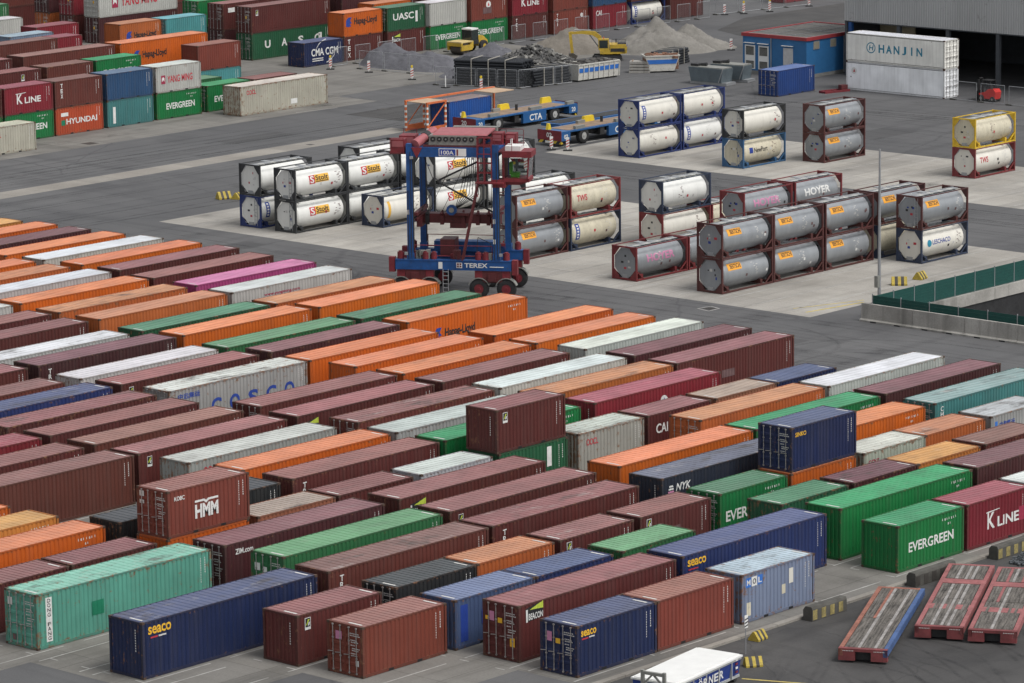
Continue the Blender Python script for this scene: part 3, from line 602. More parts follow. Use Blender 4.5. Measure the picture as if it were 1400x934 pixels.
# row: list of (key, x, colour, options)
T_ = dict
YARD = {
0: [('C', 142.36, 'nav', T_(end='door', deco=[('t', 'seaco', 0.3, 2.0, 1.15, 0.30, L_YEL), ('r', 0.35, 1.84, 0.5, 0.07, L_RED), ('r', 0.9, 1.86, 0.4, 0.07, MARKW)], feat='with yellow lettering and closed doors', doorlabels=PINKL(Hs))),
    ('Cbr', 148.5, 'red', T_(feat='with a pale faded roof', wear=.2)),
    ('E', 155.16, 'sky', T_(wear=.55, deco=[('mol', 0.35, 1.85), ('r', 3.9, 1.4, 0.35, 0.8, CREAM), ('r', 3.3, 0.95, 0.3, 0.5, OTANK), ('r', 0.4, 0.35, 0.35, 0.7, OTANK)], feat='with three lettered blue and white tiles', roofmark=True)),
    ('D', 168.54, 'grn', T_(deco=EV(1.0, 0.95, 4.1, 0.55), marks='markh', feat='with large white lettering across its whole side', wear=.2)),
    ('K', 174.86, 'crim', T_(deco=[('kline', 1.9, 0.85, 1.15), ('r', 4.9, .8, .5, .8, L_CRIM)], feat='with white lettering, beside the kerb')),
    ('W', 181.2, 'whi', {})],
1: [('beacon', 142.55, 'mar', T_(end='door', deco=[('beacon', 0.55, 1.95, 0.98)], feat='with closed doors and a black and lime logo', doorlabels=PINKL(Hh)+[(0.62, 0.75, 0.32, 0.45, L_YEL), (2.25, 1.9, 0.2, 0.2, L_YEL)])),
    ('s40', 155.33, 'blu', T_(deco=[('t', 'seaco', 0.45, 2.25, 1.5, 0.36, L_YEL), ('r', 0.5, 2.05, 0.8, 0.07, L_RED)], feat='with yellow lettering')),
    ('109g', 168.82, 'grn', T_(deco=EV(1.9, 0.7, 7.2, 1.0), marks='markh', feat='with small white marks by its top edge', wear=.15)),
    ('111m', 181.51, 'dmar', {})],
2: [('B', 135.58, 'red', T_(end='door', feat='with closed doors and a small pink label', doorlabels=[(1.85, 1.75, 0.42, 0.42, L_PINK), (0.5, 0.55, 0.22, 0.3, MARKW)], wear=.3)),
    ('84', 142.22, 'stl', T_(wear=.35, deco=[('r', 0.4, 0.35, 0.55, 1.9, L_BLUE), ('r', 2.0, 1.0, 0.7, 0.7, L_BLUE)], feat='with darker blue patches')),
    ('83', 148.33, 'blu', {}), ('81', 155.12, 'lgr', T_(feat='with a pale striped roof')), ('108', 168.59, 'dgr', T_(feat='with a dusty roof')),
    ('106', 175.16, 'dmar', T_(wear=.45, feat='with a stained, puddled roof')), ('104', 181.24, 'yel', {}), ('105', 187.81, 'bro', {})],
3: [('85', 135.1, 'mar', T_(deco=[(F_, 0.55, 1.75)], endmark=True, feat='with a small dark square logo', wear=.2)), ('86', 142.2, 'blk', T_(end='door', feat='with closed doors')),
    ('82', 148.37, 'org2', T_(wear=.4, feat='with a rust-stained roof')), ('80', 154.85, 'mar', T_(deco=[(F_, 0.55, 1.75)], wear=.4, feat='with a square logo and white scrape on its roof')),
    ('76', 161.43, 'mar', T_(deco=[(F_, 0.55, 1.75), ('r', 2.9, 1.0, 0.5, 0.6, L_GREYP)], feat='with a square logo and a pale patch')), ('75', 168.35, 'grn', T_(end='door', deco=EV(0.55, 0.9, 4.6, 0.62), marks='markh', roofcol=rgb(92, 140, 113, .8), feat='with large white lettering partly hidden')),
    ('107', 174.75, 'org', T_(wear=.5, feat='under a navy blue one')), ('103', 181.45, 'gry', T_(wear=.6, deco=[('t', 'CCKS', 0.5, 1.75, 1.0, 0.34, L_CRIM)], feat='with dark red lettering')),
    ('101', 187.6, 'org2', T_(wear=.3)), ('102', 194.22, 'gry', T_(wear=.4, deco=[('t', '中海集运', 0.9, 1.72, 1.6, 0.4, L_BLUE), ('r', 0.45, 1.7, 0.25, 0.5, L_LBL)], feat='with blue lettering'))],
4: [('A', 128.56, 'nav', T_(endmark=True, deco=[('t', 'seaco', 0.4, 2.2, 1.55, 0.40, L_YEL), ('r', 0.55, 2.0, 0.5, 0.08, L_RED), ('r', 1.1, 2.0, 0.5, 0.08, MARKW)], feat='with yellow lettering and a blank end wall')),
    ('87', 141.49, 'bro', T_(deco=TRI(Hh), feat='with white letters running down its side', wear=.3)), ('79', 154.0, 'mar', T_(deco=TRI(Hh), feat='with white letters running down its side')),
    ('74', 168.2, 'dnv', T_(deco=[('nyk', 0.55, 1.95)], endmark=True, feat='with a small white slanted logo')), ('100', 180.9, 'org', T_(wear=.3, marks='markh')), ('98', 194.04, 'gte', T_(end='door', deco=[('v', 'CHINA', 0.6, 2.6, 0.3, 0.3, 0.34, WHITE)], feat='with white letters near its doors', wear=.3))],
5: [('88', 142.2, 'lgr', T_(end='door', feat='with closed doors and pale roof', doorlabels=[(2.15, 1.9, .4, .4, WHITE), (1.55, 1.85, .3, .3, WHITE)])), ('78', 154.98, 'mar', T_(deco=[(F_, 0.7, 2.0)], feat='with a small square logo')),
    ('73', 169.1, 'org', T_(wear=.15)), ('99', 181.57, 'grn', T_(marks='markh', wear=.2)), ('97', 194.44, 'dmar', {})],
6: [('DF', 128.82, 'tea', T_(end='door', wear=.55, deco=[('r', 0.62, 0.32, 0.42, 2.3, WHITE), ('v', 'DONG FANG', 0.72, 2.55, 0.22, 0.2, 0.245, L_BLK), ('r', 3.75, 1.05, 0.8, 0.75, L_DGRN)], feat='with black letters on a white strip and a dark green patch', doorlabels=[(2.2, 2.1, .35, .4, MARKW), (1.9, 0.3, .25, .3, L_GREYP)])),
    ('zim', 141.95, 'dmar', T_(deco=[('t', 'ZIM.com', 0.8, 2.25, 1.3, 0.3, WHITE)], end='door', feat='with small white lettering at its end')), ('77', 155.37, 'mar', T_(deco=[('beacon', 0.9, 1.75, 0.95)], end='front', feat='with a lime and black logo')),
    ('72', 181.49, 'org2', T_(end='door', wear=.35, feat='with closed doors')), ('96', 194.1, 'whi', T_(deco=YM(2.4), wear=.4, feat='with thin dark red lettering and rusty edges'))],
7: [('44', 128.61, 'mar', T_(wear=.35)), ('45', 134.88, 'mar', {}), ('hb', 141.75, 'org', T_(wear=.3, feat='under a red-brown one')), ('90', 148.45, 'tan', T_(wear=.4, feat='with a striped worn roof')), ('92', 154.8, 'mar', {}), ('93', 161.44, 'whi', T_(wear=.4)),
    ('ub', 168.1, 'dgr', T_(deco=[('r', 4.2, 1.1, 0.4, 1.2, WHITE)], feat='with a white strip, under a maroon one')), ('69', 175.04, 'gry', T_(wear=.7, deco=[('t', 'OOCL', 0.75, 1.75, 1.05, 0.4, L_RED)], feat='with red lettering and rust stains')),
    ('70', 181.5, 'mar', T_(deco=[('t', 'CAI', 0.8, 1.35, 1.1, 0.6, WHITE)], feat='with bold white lettering')), ('71', 188.0, 'tan', T_(wear=.5)), ('95', 194.2, 'nav', {})],
8: [('42', 128.77, 'org', T_(wear=.35, marks='markh')), ('43', 141.94, 'blk', {}), ('91', 155.14, 'mar', T_(deco=TRI(Hh), feat='with white letters running down its side')), ('68', 167.8, 'grn', T_(marks='markh', feat='with white marks, behind a stacked pair')), ('67', 181.26, 'crim', T_(deco=[('disc', 6.6, 1.95, 0.36, L_BLUE)], endmark=True, feat='with a round white logo'))],
9: [('41', 128.72, 'yel', T_(marks='markh')), ('39', 154.92, 'org', {}), ('59', 167.64, 'gry', T_(wear=.4)), ('66', 181.04, 'org2', T_(wear=.4)), ('65', 193.68, 'mar', T_(feat='with its whole side in view', deco=[('r', 4.6, 1.2, 1.3, 0.5, L_GREYP)]))],
10: [('40', 128.57, 'org', {}), ('38', 154.28, 'gry', T_(wear=.45, deco=[('t', 'OOCL', 1.2, 2.0, 1.2, 0.42, L_RED)], feat='with red lettering')), ('56', 168.2, 'bro', T_(end='door', wear=.4, feat='with closed doors')), ('58', 180.99, 'whi', T_(deco=YM(2.6), feat='with thin dark red lettering')), ('64', 193.86, 'dmar', T_(feat='with a ribbed roof'))],
11: [('37', 141.49, 'bro', T_(feat='with its whole side in view')), ('34', 154.04, 'mar', T_(deco=[(F_, 0.7, 2.0)], feat='with a small square logo')), ('55', 167.09, 'mar', T_(deco=[('beacon', 0.6, 1.7, 0.95)], feat='with a lime and black logo')), ('57', 180.0, 'mar', {}), ('63', 193.6, 'whi', T_(deco=YM(2.6), endmark=True, feat='with thin dark red lettering'))],
12: [('36', 141.05, 'mar', T_(wear=.45)), ('33', 154.1, 'bro', T_(wear=.3)), ('54', 167.69, 'mar', T_(end='door', feat='with closed doors and ribbed roof')), ('53', 180.39, 'org', {}), ('62', 193.13, 'org', {})],
13: [('35', 141.25, 'crim', {}), ('32', 154.1, 'mar', {}), ('52', 180.13, 'org', T_(wear=.3)), ('61', 193.36, 'org', {})],
14: [('31', 153.99, 'mar', T_(wear=.5)), ('co', 167.3, 'gry', T_(end='door', wear=.65, deco=[('sp', 'COSCO', 3.6, 0.85, 0.9, 1.0, 1.62, L_BLUE), ('t', '中远集运', 0.75, 2.2, 1.9, 0.38, L_BLUE)], feat='with huge spaced blue letters')), ('51', 179.75, 'org', T_(feat='with its end wall fully in view'))],
15: [('30', 153.91, 'blu', T_(wear=.4)), ('26', 166.86, 'mar', T_(deco=[(F_, 0.7, 2.0)], feat='with a small square logo')), ('50', 180.09, 'dmar', {}), ('49', 193.09, 'org', T_(deco=HL(2.6, 1.15, 1.05), marks='markh', feat='with black lettering and a blue emblem', wear=.3))],
16: [('29', 154.0, 'bro', {}), ('25', 167.49, 'whi', T_(wear=.35)), ('19', 180.38, 'lgr', T_(wear=.3)), ('48', 193.23, 'dgr', T_(wear=.3, feat='with a dark scuff on its roof'))],
17: [('27', 154.55, 'mar', {}), ('24', 167.59, 'dmar', T_(deco=TRI(Hh), feat='with white letters running down its side')), ('18', 180.48, 'org', {}), ('47', 193.39, 'org', {})],
18: [('23', 167.47, 'whi', {}), ('17', 180.84, 'dgr', {}), ('46', 193.57, 'org2', T_(wear=.3))],
19: [('22', 167.73, 'mar', {}), ('16', 180.85, 'org2', T_(wear=.2)), ('10', 193.49, 'whi', T_(deco=YM(3.2), feat='with thin dark red lettering', wear=.35))],
20: [('21', 167.97, 'mar', {}), ('15', 180.84, 'org2', T_(wear=.55, feat='with dark scrapes on its roof')), ('9', 193.88, 'pnk', {})],
21: [('20', 168.49, 'whi', {}), ('14', 181.4, 'org', {}), ('8', 193.99, 'mar', {})],
22: [('13', 181.7, 'whi', T_(deco=YM(4.2), feat='with thin dark red lettering')), ('7', 194.7, 'mar', T_(deco=[('r', 0.8, 1.7, 0.9, 0.4, MARKW)], feat='with a white label'))],
23: [('12', 181.21, 'org2', {}), ('6', 194.52, 'org', {})], 24: [('11', 181.27, 'org', {}), ('5', 194.17, 'whi', T_(wear=.4))],
25: [('4', 193.68, 'org', T_(wear=.3))], 26: [('3', 193.58, 'dmar', {})], 27: [('2', 193.48, 'org', {})], 28: [('1', 192.9, 'yel', {})],
}
STN = dict({k: 0.8 for k in ('48', '15', '31', 'A', '79', '80', '74', '30', '101', '66', '23', 'E')}, **{k: 1.0 for k in ('106', 'co', '98', '56', '69', 'DF', '87', '103', '102', '90')})
STD40 = {16, 18}; STDROWS = {0, 2, 3, 7}
for r, lst in YARD.items():
    for key, x, c, opt in lst:
        L = L2 if r in STDROWS else L4; H = Hs if (r in STDROWS or r in STD40) else Hh
        o = dict(opt); o.setdefault('wear', random.uniform(0.12, 0.36)); o['stains'] = STN.get(key, 0); o.setdefault('roofmark', random.random() < 0.7)
        jit = random.uniform(0.88, 1.12); col = CC[c][0]; col = tuple(v*jit*random.uniform(0.94, 1.07) for v in col[:3])+(1,); o.setdefault('rz', random.uniform(-0.0025, 0.0025))
        container(key, x, ROWY[r]+random.uniform(-0.05, 0.05), 0.014, L, H, col, cname=CC[c][1], **o)
Z2 = 0.014+Hs+0.012
container('HMM', 141.85, 153.2, Z2, L2, Hs, CC['red'][0], 'door', 0.35, [('hmm', 2.0, 0.75, 0.98), ('t', 'KOBC', 0.5, 1.98, 0.75, 0.24, WHITE)], cname=CC['red'][1], feat='with bold white letters, stacked on an orange one', doorlabels=[(2.2, 2.1, .35, .3, MARKW), (2.2, 1.7, .35, .2, MARKW)])
container('U1', 168.0, 153.25, Z2, L2, Hs, CC['mar'][0], 'front', 0.2, [(F_, 0.55, 1.75)], cname='maroon', feat='with a square logo, stacked on a dark green one', endmark=True)
container('SIN', 174.95, 137.0, Z2, L2, Hs, CC['nav'][0], 'door', 0.25, [('t', 'SINKO', 0.35, 2.0, 1.0, 0.26, L_YEL)], cname='navy blue', feat='with yellow lettering, stacked on an orange one')

# ------------------------------------------------------------------ the stacked block across the road
G2_ = 'containers stacked two high across the road'
def stack(x, y, L, H, tiers):
    z = 0.014
    for c, opt in tiers:
        o = dict(opt); o.setdefault('wear', random.uniform(0.1, 0.3)); o.setdefault('roofmark', False); h = o.pop('H', H)
        o.setdefault('marks', 'markv')
        col = CC[c][0]; container('s', x, y, z, L, h, col, cname=CC[c][1], group=G2_, **o); z += h+0.012
D_ = dict(end='door')
stack(238.3, 280.3, L2, Hs, [('crm', T_(wear=.5, deco=[('t', 'OOCL', 0.7, 1.6, 1.1, 0.4, L_RED)], feat='standing alone with red lettering'))])
stack(271.2, 280.75, L4, Hh, [('crm', T_(wear=.6, deco=[('t', 'OOCL', 0.9, 2.0, 1.3, 0.45, L_RED), ('r', 7.0, 0.5, 0.9, 0.5, WHITE)], feat='standing alone at the road edge with red lettering', doorlabels=()))])
stack(238.6, 285.3, L2, Hs, [('grn', T_(marks='markh')), ('mar', {})])
stack(244.95, 285.3, L2, Hs, [('grn', T_(deco=EV(1.0, 0.9, 4.2, 0.6), marks='markh', feat='with large white lettering, half hidden')), ('crim', T_(deco=[('kline', 1.55, 0.95, 1.15)], feat='with white lettering, above a green one'))])
stack(251.25, 285.3, L2, Hs, [('hyu', T_(wear=.5, deco=[('t', 'HYUNDAI', 1.35, 0.95, 3.9, 0.55, WHITE), ('r', 0.7, 1.75, 0.9, 0.35, WHITE), ('r', 0.7, .9, .5, .5, L_DGRN)], feat='with big worn white lettering')), ('bro', T_(deco=[('v', 'TEX', 0.75, 2.3, 0.28, 0.4, 0.5, WHITE)], feat='with white letters running down its side'))])
stack(257.85, 285.3, L2, Hs, [('gte', T_(deco=[('r', 0.75, 0.35, 0.35, 1.6, WHITE)], feat='with a tall white strip')), ('rcb', T_(feat='above a grey-teal one'))])
stack(264.4, 285.4, L2, Hs, [('grn', T_(deco=EV(1.3, 0.9, 3.8, 0.62), marks='markh', feat='with large white lettering, under a white one')), ('whi', T_(end='door', wear=.4, deco=[('ym', 0.7, 0.85, 1.12)], feat='with crimson lettering, above a green one'))])
stack(271.4, 285.6, L2, Hs, [('grn', T_(end='door', deco=EV(1.0, 0.9, 4.2, 0.6), marks='markh', feat='behind the cream one'))]); stack(277.8, 285.5, L2, Hs, [('mar', T_(feat='behind the cream one'))])
stack(271.4, 289.8, L2, Hs, [('lgr', {})])
stack(251.2, 294.0, L2, Hs, [('bro', {}), ('mar', T_(deco=[(F_, 3.5, 1.6)]))]); stack(258.05, 294.1, L2, Hs, [('tan', {}), ('bro', T_(wear=.5))]); stack(264.5, 294.1, L2, Hs, [('dgr', {}), ('grn', T_(deco=EV(1.0, 0.95, 4.2, 0.6), marks='markh', feat='with white lettering cut off by the one in front'))])
stack(278.6, 294.4, L2, Hs, [('tur', {}), ('red', T_(feat='above a turquoise one'))])
stack(245.3, 298.5, L4, Hh, [('mar', {}), ('mar', {})]); stack(258.9, 298.5, L4, Hh, [('mar', {}), ('bro', T_(deco=[('disc', 5.7, 1.6, 0.36, L_BLUE)], feat='with a round white logo'))]); stack(271.85, 298.6, L4, Hh, [('org', {}), ('org', T_(deco=HL(1.85, 1.0, 1.15), feat='with black lettering and a blue emblem'))])
stack(259.4, 307.7, L4, Hh, [('mar', {}), ('bro', {})]); stack(272.4, 311.6, L2, Hs, [('bro', {}), ('crim', {})]); stack(272.35, 316.0, L2, Hs, [('gry', {}), ('sky', T_(wear=.3))]); stack(279.65, 320.2, L2, Hs, [('mar', {}), ('crim', {})])
stack(286.8, 315.0, L2, Hs, [('mar', {}), ('org2', T_(deco=HL(0.95, 0.75, 1.1), feat='with black lettering and a blue emblem'))]); stack(293.1, 314.6, L2, Hs, [('grn', {}), ('tur', D_)])
stack(279.3, 328.8, L2, Hs, [('gry', {}), ('whi', T_(wear=.3))]); stack(266, 320.2, L2, Hs, [('stl', {}), ('gry', {})]); stack(266, 324.5, L2, Hs, [('stl', {}), ('nav', {})]); stack(287.3, 340.3, L2, Hs, [('mar', {}), ('lgr', {})])
dl = [(0.9, 1.6, 0.2, 0.3, L_YEL)]
stack(302.65, 311.25, L4, Hh, [('dgr', T_(end='door', deco=[('sp', 'UASC', 2.0, 1.15, 0.85, 0.85, 2.55, WHITE), ('r', 10.3, 0.9, 0.5, 1.2, WHITE)], feat='with huge spaced white letters')), ('mar', T_(end='door', doorlabels=dl, deco=[(F_, 0.7, 1.9)], feat='above a dark green one with spaced letters'))])
stack(303.0, 316.0, L4, Hh, [('dmar', D_), ('mar', T_(end='door', deco=[('r', 0.8, 1.9, 1.0, 0.5, WHITE)], feat='with a white label near its doors'))]); stack(303.3, 320.3, L4, Hh, [('dgr', D_), ('grn', T_(end='door', feat='with closed doors, above another green one'))])
stack(309.6, 324.6, L2, Hs, [('grn', {}), ('grn', {})])
for y, a, b in ((336.2, 'dmar', 'whi'), (340.4, 'mar', 'crim'), (344.6, 'org2', 'dmar'), (352.9, 'mar', 'bro')):
    stack(303.0, y, L4, Hh, [(a, T_(end='door', doorlabels=dl)), (b, T_(end='door', doorlabels=dl, deco=[('ym', 2.1, 0.95, 1.85)] if b == 'whi' else (), feat='with very large crimson lettering' if b == 'whi' else ''))]); 
stack(316.2, 340.4, L4, Hh, [('mar', {}), ('bro', {})]); stack(315.9, 316.0, L4, Hh, [('mar', {}), ('mar', T_(deco=[('beacon', 0.7, 1.8, 0.9)], feat='with a lime and black logo'))]); stack(316.2, 320.3, L4, Hh, [('mar', {}), ('bro', {})]); stack(316.2, 324.6, L4, Hh, [('bro', {}), ('mar', {})]); stack(316.5, 306.2, L2, Hs, [('mar', {}), ('org', {})]); stack(316.0, 310.6, L4, Hh, [('bro', {}), ('dmar', {})]); stack(329, 310.6, L4, Hh, [('mar', {}), ('bro', {})])
stack(301.75, 302.4, L2, Hs, [('nav', T_(deco=[('cma', 1.15, 1.05, 1.12)], feat='with bold white lettering and arcs'))])
fy = lambda x: 302.6-(x-308)*0.075
FR = [(308.1, ('mar', T_(deco=[('v', 'TEX', 0.6, 2.3, 0.4, 0.5, 0.72, WHITE)], feat='with white letters running down its side')), ('org', T_(deco=HL(0.35, 1.05, 1.22), marks=None, feat='with black lettering and a blue emblem'))),
 (314.4, ('mar', T_(deco=[('beacon', 0.75, 1.35, 1.0)], feat='with a small logo, under a green one')), ('dgr', T_(end='door', deco=[('t', 'UASC', 0.95, 1.15, 3.3, 0.75, WHITE), ('r', 4.5, 0.75, 0.35, 1.2, WHITE)], feat='with bold white lettering'))),
 (320.65, ('grn', T_(deco=EV(0.95, 1.0, 4.0, 0.6), marks='markh', feat='with white lettering, under a plain white one')), ('whi', T_(wear=.15))),
 (326.9, ('grn', T_(deco=EV(1.0, 1.0, 4.1, 0.6), marks='markh', feat='with white lettering, under a red-brown one')), ('red', T_(deco=[('disc', 2.9, 1.7, 0.4, L_RED), ('r', 2.0, .7, 1.4, .7, L_GREYP)], feat='with a round white mark'))),
 (333.2, ('mar', T_(deco=[('v', 'TEX', 0.6, 2.3, 0.28, 0.4, 0.5, WHITE)], feat='with white letters running down its side')), ('crim', T_(deco=[('kline', 1.6, 1.0, 1.15)], feat='with white lettering'))),
 (339.6, ('red', T_(deco=[('v', 'TRI', 0.6, 2.3, 0.28, 0.4, 0.5, WHITE), ('t', 'e', 4.7, 1.6, 0.45, 0.45, WHITE)], feat='with white letters near both ends')), ('red', {})),
 (345.9, ('crim', T_(deco=[('t', 'CAI', 0.6, 1.5, 1.0, 0.6, WHITE)], feat='with bold white lettering, under a mid blue one')), ('rcb', {})), (358.6, ('mar', {}), ('mar', {}))]
for x, a, b in FR: stack(x, fy(x), L2, Hs, [a, b])
stack(352.2, fy(352.2), L2, Hs, [('nav', T_(feat='under'))][:0])
container('s', 352.2, fy(352.2), 0.014+Hs+0.012, L2, Hs, CC['mar'][0], cname='maroon', group=G2_, feat='above a white tank')
for x, c in ((379.6, 'crim'), (386.2, 'mar')): stack(x, 298.4, L2, Hs, [(c, {})])
# blue container in its orange frame, blue container by the workshop, two white ones by the hall
container('bl', 276.9, 258.2, 0.05, L2, Hs, rgb(32, 84, 160, .8), wear=.35, cname='royal blue', feat='inside a long orange steel frame', marks=None, roofcol=rgb(150, 132, 126, .8), group='containers standing alone', deco=[('r', 1.6, 1.1, 0.5, 0.3, MARKW)])
container('bl2', 313.6, 247.4, 0.014, L2, Hs, CC['rby'][0], 'door', .15, cname='royal blue', feat='with closed doors, in front of the blue workshop', group='containers standing alone')
container('hj', 322.2, 245.35, 0.014, L4, Hh, rgb(236, 238, 240, 1.0), wear=.05, smooth=True, rz=-pi/2, fardoor=True, cname='white', marks=None, roofmark=False, feat='with a small round emblem, under a lettered white one', group='containers standing alone', deco=[('disc', 1.0, 2.0, 0.34, L_RED), ('r', 0.55, 1.3, .12, .12, L_BLK)])
container('hj', 322.2, 245.35, 0.014+Hh+.012, L4, Hh, rgb(236, 235, 228, 1.0), wear=.12, smooth=True, rz=-pi/2, fardoor=True, cname='white', marks=None, roofmark=False, feat='with teal lettering and a ring emblem', group='containers standing alone', deco=[('hanjin', 2.55, 1.05, 1.12)])
# ================================================================== TANK CONTAINERS
TR = 1.13; TCY, TCZ = 1.219, 1.335
_tm = {}
def tank_mesh(kind, m=None, lid=0):
    key = (kind, m.name if m else '', lid)
    if key in _tm: return _tm[key]
    mb = MB(); L = L2; H = Hs
    if kind == 'frame':
        t = 0.13
        for x in (0, L-t):
            for y in (0, CW-t): mb.box(x, x+t, y, y+t, 0.0, H)
            mb.box(x+.01, x+t-.01, t, CW-t, 0.02, 0.15); mb.box(x+.01, x+t-.01, t, CW-t, H-0.13, H-0.01)
            for y, z, sy, sz in ((t, 0.15, 1, 1), (CW-t, 0.15, -1, 1), (t, H-0.13, 1, -1), (CW-t, H-0.13, -1, -1)):
                mb.prism([(y-sy*.01, z-sz*.01), (y+sy*.58, z-sz*.01), (y+sy*.52, z+sz*.1), (y+sy*.1, z+sz*.62), (y-sy*.01, z+sz*.66)], 'x', x+.035, x+t-.035)
        for y in (0.01, CW-0.11):
            mb.box(t, L-t, y, y+0.1, 0.02, 0.14); mb.box(t, L-t, y+0.02, y+0.08, H-0.085, H-0.015)
        for y in (0.05, CW-0.05):                  # diagonal braces low at both ends of the side
            mb.bar((t-.02, y, 0.75), (0.9, y, 0.12), 0.07); mb.bar((L-t+.02, y, 0.75), (L-0.9, y, 0.12), 0.07)
        for x in (1.0, 5.0): mb.box(x-.12, x+.12, 0.3, CW-0.3, 0.08, 0.42)
        me = mb.mesh('frame', m)
    elif kind == 'vessel':
        R = TR; prof = [(0.16, 0.05), (0.17, 0.45), (0.22, 0.78), (0.33, 1.02), (0.47, R-0.01), (0.52, R), (L-0.52, R), (L-0.47, R-0.01), (L-0.33, 1.02), (L-0.22, 0.78), (L-0.17, 0.45), (L-0.16, 0.05)]
        mb.lathe(prof, (0, TCY, TCZ), (1, 0, 0), 32); me = mb.mesh('vessel', m, True)
    elif kind == 'plate':
        q = 1.06; mb.prism([(TCY+q*cos(radians(22.5+45*i))*1.06, TCZ+q*sin(radians(22.5+45*i))*1.1) for i in range(8)], 'x', 0.14, 0.17); me = mb.mesh('end_plate', m)
    elif kind == 'band':
        for x in (lid,): mb.lathe([(-0.02, TR-0.02), (-0.02, TR+0.006), (0.02, TR+0.006), (0.02, TR-0.02)], (x, TCY, TCZ), (1, 0, 0), 32)
        me = mb.mesh('cladding_band', m, True)
    elif kind == 'walk':
        for i in range(9): mb.box(0.22+i*0.62, 0.80+i*0.62, 0.78, 1.22, Hs-0.10, Hs-0.06, i % 2)
        mb.box(2.2, 2.75, 1.22, 2.2, Hs-0.10, Hs-0.055); mb.box(0.15, L-0.15, 1.3, 1.36, Hs-0.09, Hs-0.03)
        me = mb.mesh('walkway', [STEEL, mat('walkway_grey', (0.42, 0.42, 0.40), 0.6, 0.1, 0.2, dirt=0.2)])
    elif kind == 'manhole':
        mb.cyl((3.4, TCY+.25, TCZ+TR-0.08), (3.4, TCY+.25, TCZ+TR+0.06), 0.28, 14); mb.box(3.9, 4.3, TCY+.05, TCY+.4, TCZ+TR-0.1, TCZ+TR+0.05); me = mb.mesh('manhole', STEEL)
    elif kind == 'ladder':
        for y in (0.42, 0.72): mb.bar((0.03, y, 0.15), (0.03, y, Hs-0.13), 0.03)
        for i in range(7): mb.bar((0.03, 0.42, 0.35+i*0.3), (0.03, 0.72, 0.35+i*0.3), 0.03)
        me = mb.mesh('ladder', STEEL)
    elif kind == 'endplate':       # label plates and document box on the tank's near end
        rr = random.Random(lid); cols = [MARKW, L_BLK, L_RED, L_BLUE]
        for i in range(5):
            y = 0.75+rr.random()*0.9; z = 0.75+rr.random()*1.1; a = 0.08+rr.random()*0.2; b = 0.08+rr.random()*0.14
            r_ = sqrt((y-TCY)**2+(z-TCZ)**2); x = 0.15 if r_ < 0.5 else 0.18
            mb.quad((0.134, y, z), (0.134, y-a, z), (0.134, y-a, z+b), (0.134, y, z+b), rr.randrange(4))
        mb.box(0.10, 0.22, 0.95, 1.5, 0.16, 0.42, 4); me = mb.mesh('end_label', cols+[STEEL])
    _tm[key] = me; return me
def wrap(mb, mats, name, parent):
    """bend flat lettering (x, z in metres on the unrolled side) round the vessel"""
    me = bpy.data.meshes.new(name); me.from_pydata(mb.v, [], mb.f)
    for m in mats: me.materials.append(m)
    me.polygons.foreach_set('material_index', mb.m)
    bm = bmesh.new(); bm.from_mesh(me); z = -1.0
    while z < 1.0:
        bmesh.ops.bisect_plane(bm, geom=bm.verts[:]+bm.edges[:]+bm.faces[:], plane_co=(0, 0, z), plane_no=(0, 0, 1), dist=1e-5); z += 0.09
    for v in bm.verts:
        a = v.co.z/TR; R = TR+0.010-v.co.y; v.co = Vector((v.co.x, TCY-R*cos(a), TCZ+R*sin(a)))
    bm.to_mesh(me); bm.free(); return obj(name, me, parent)
def small_marks(mb, mi, seed, x0=3.6, x1=5.4):
    rr = random.Random(seed)
    cx = rr.uniform(x0+.3, x1-.6)
    for i in range(10):
        x = cx+rr.uniform(-.2, .5); z = 0.55-0.1*i; a = rr.uniform(0.05, 0.25); mb.quad((x, 0, z), (x+a, 0, z), (x+a, 0, z+0.05), (x, 0, z+0.05), mi)
    for i in range(2):
        x = rr.uniform(2.6, x1); z = rr.uniform(-0.6, 0.0); mb.quad((x, -.002, z), (x+0.2, -.002, z), (x+0.2, -.002, z+0.2), (x, -.002, z+0.2), mi+1+rr.randrange(2))
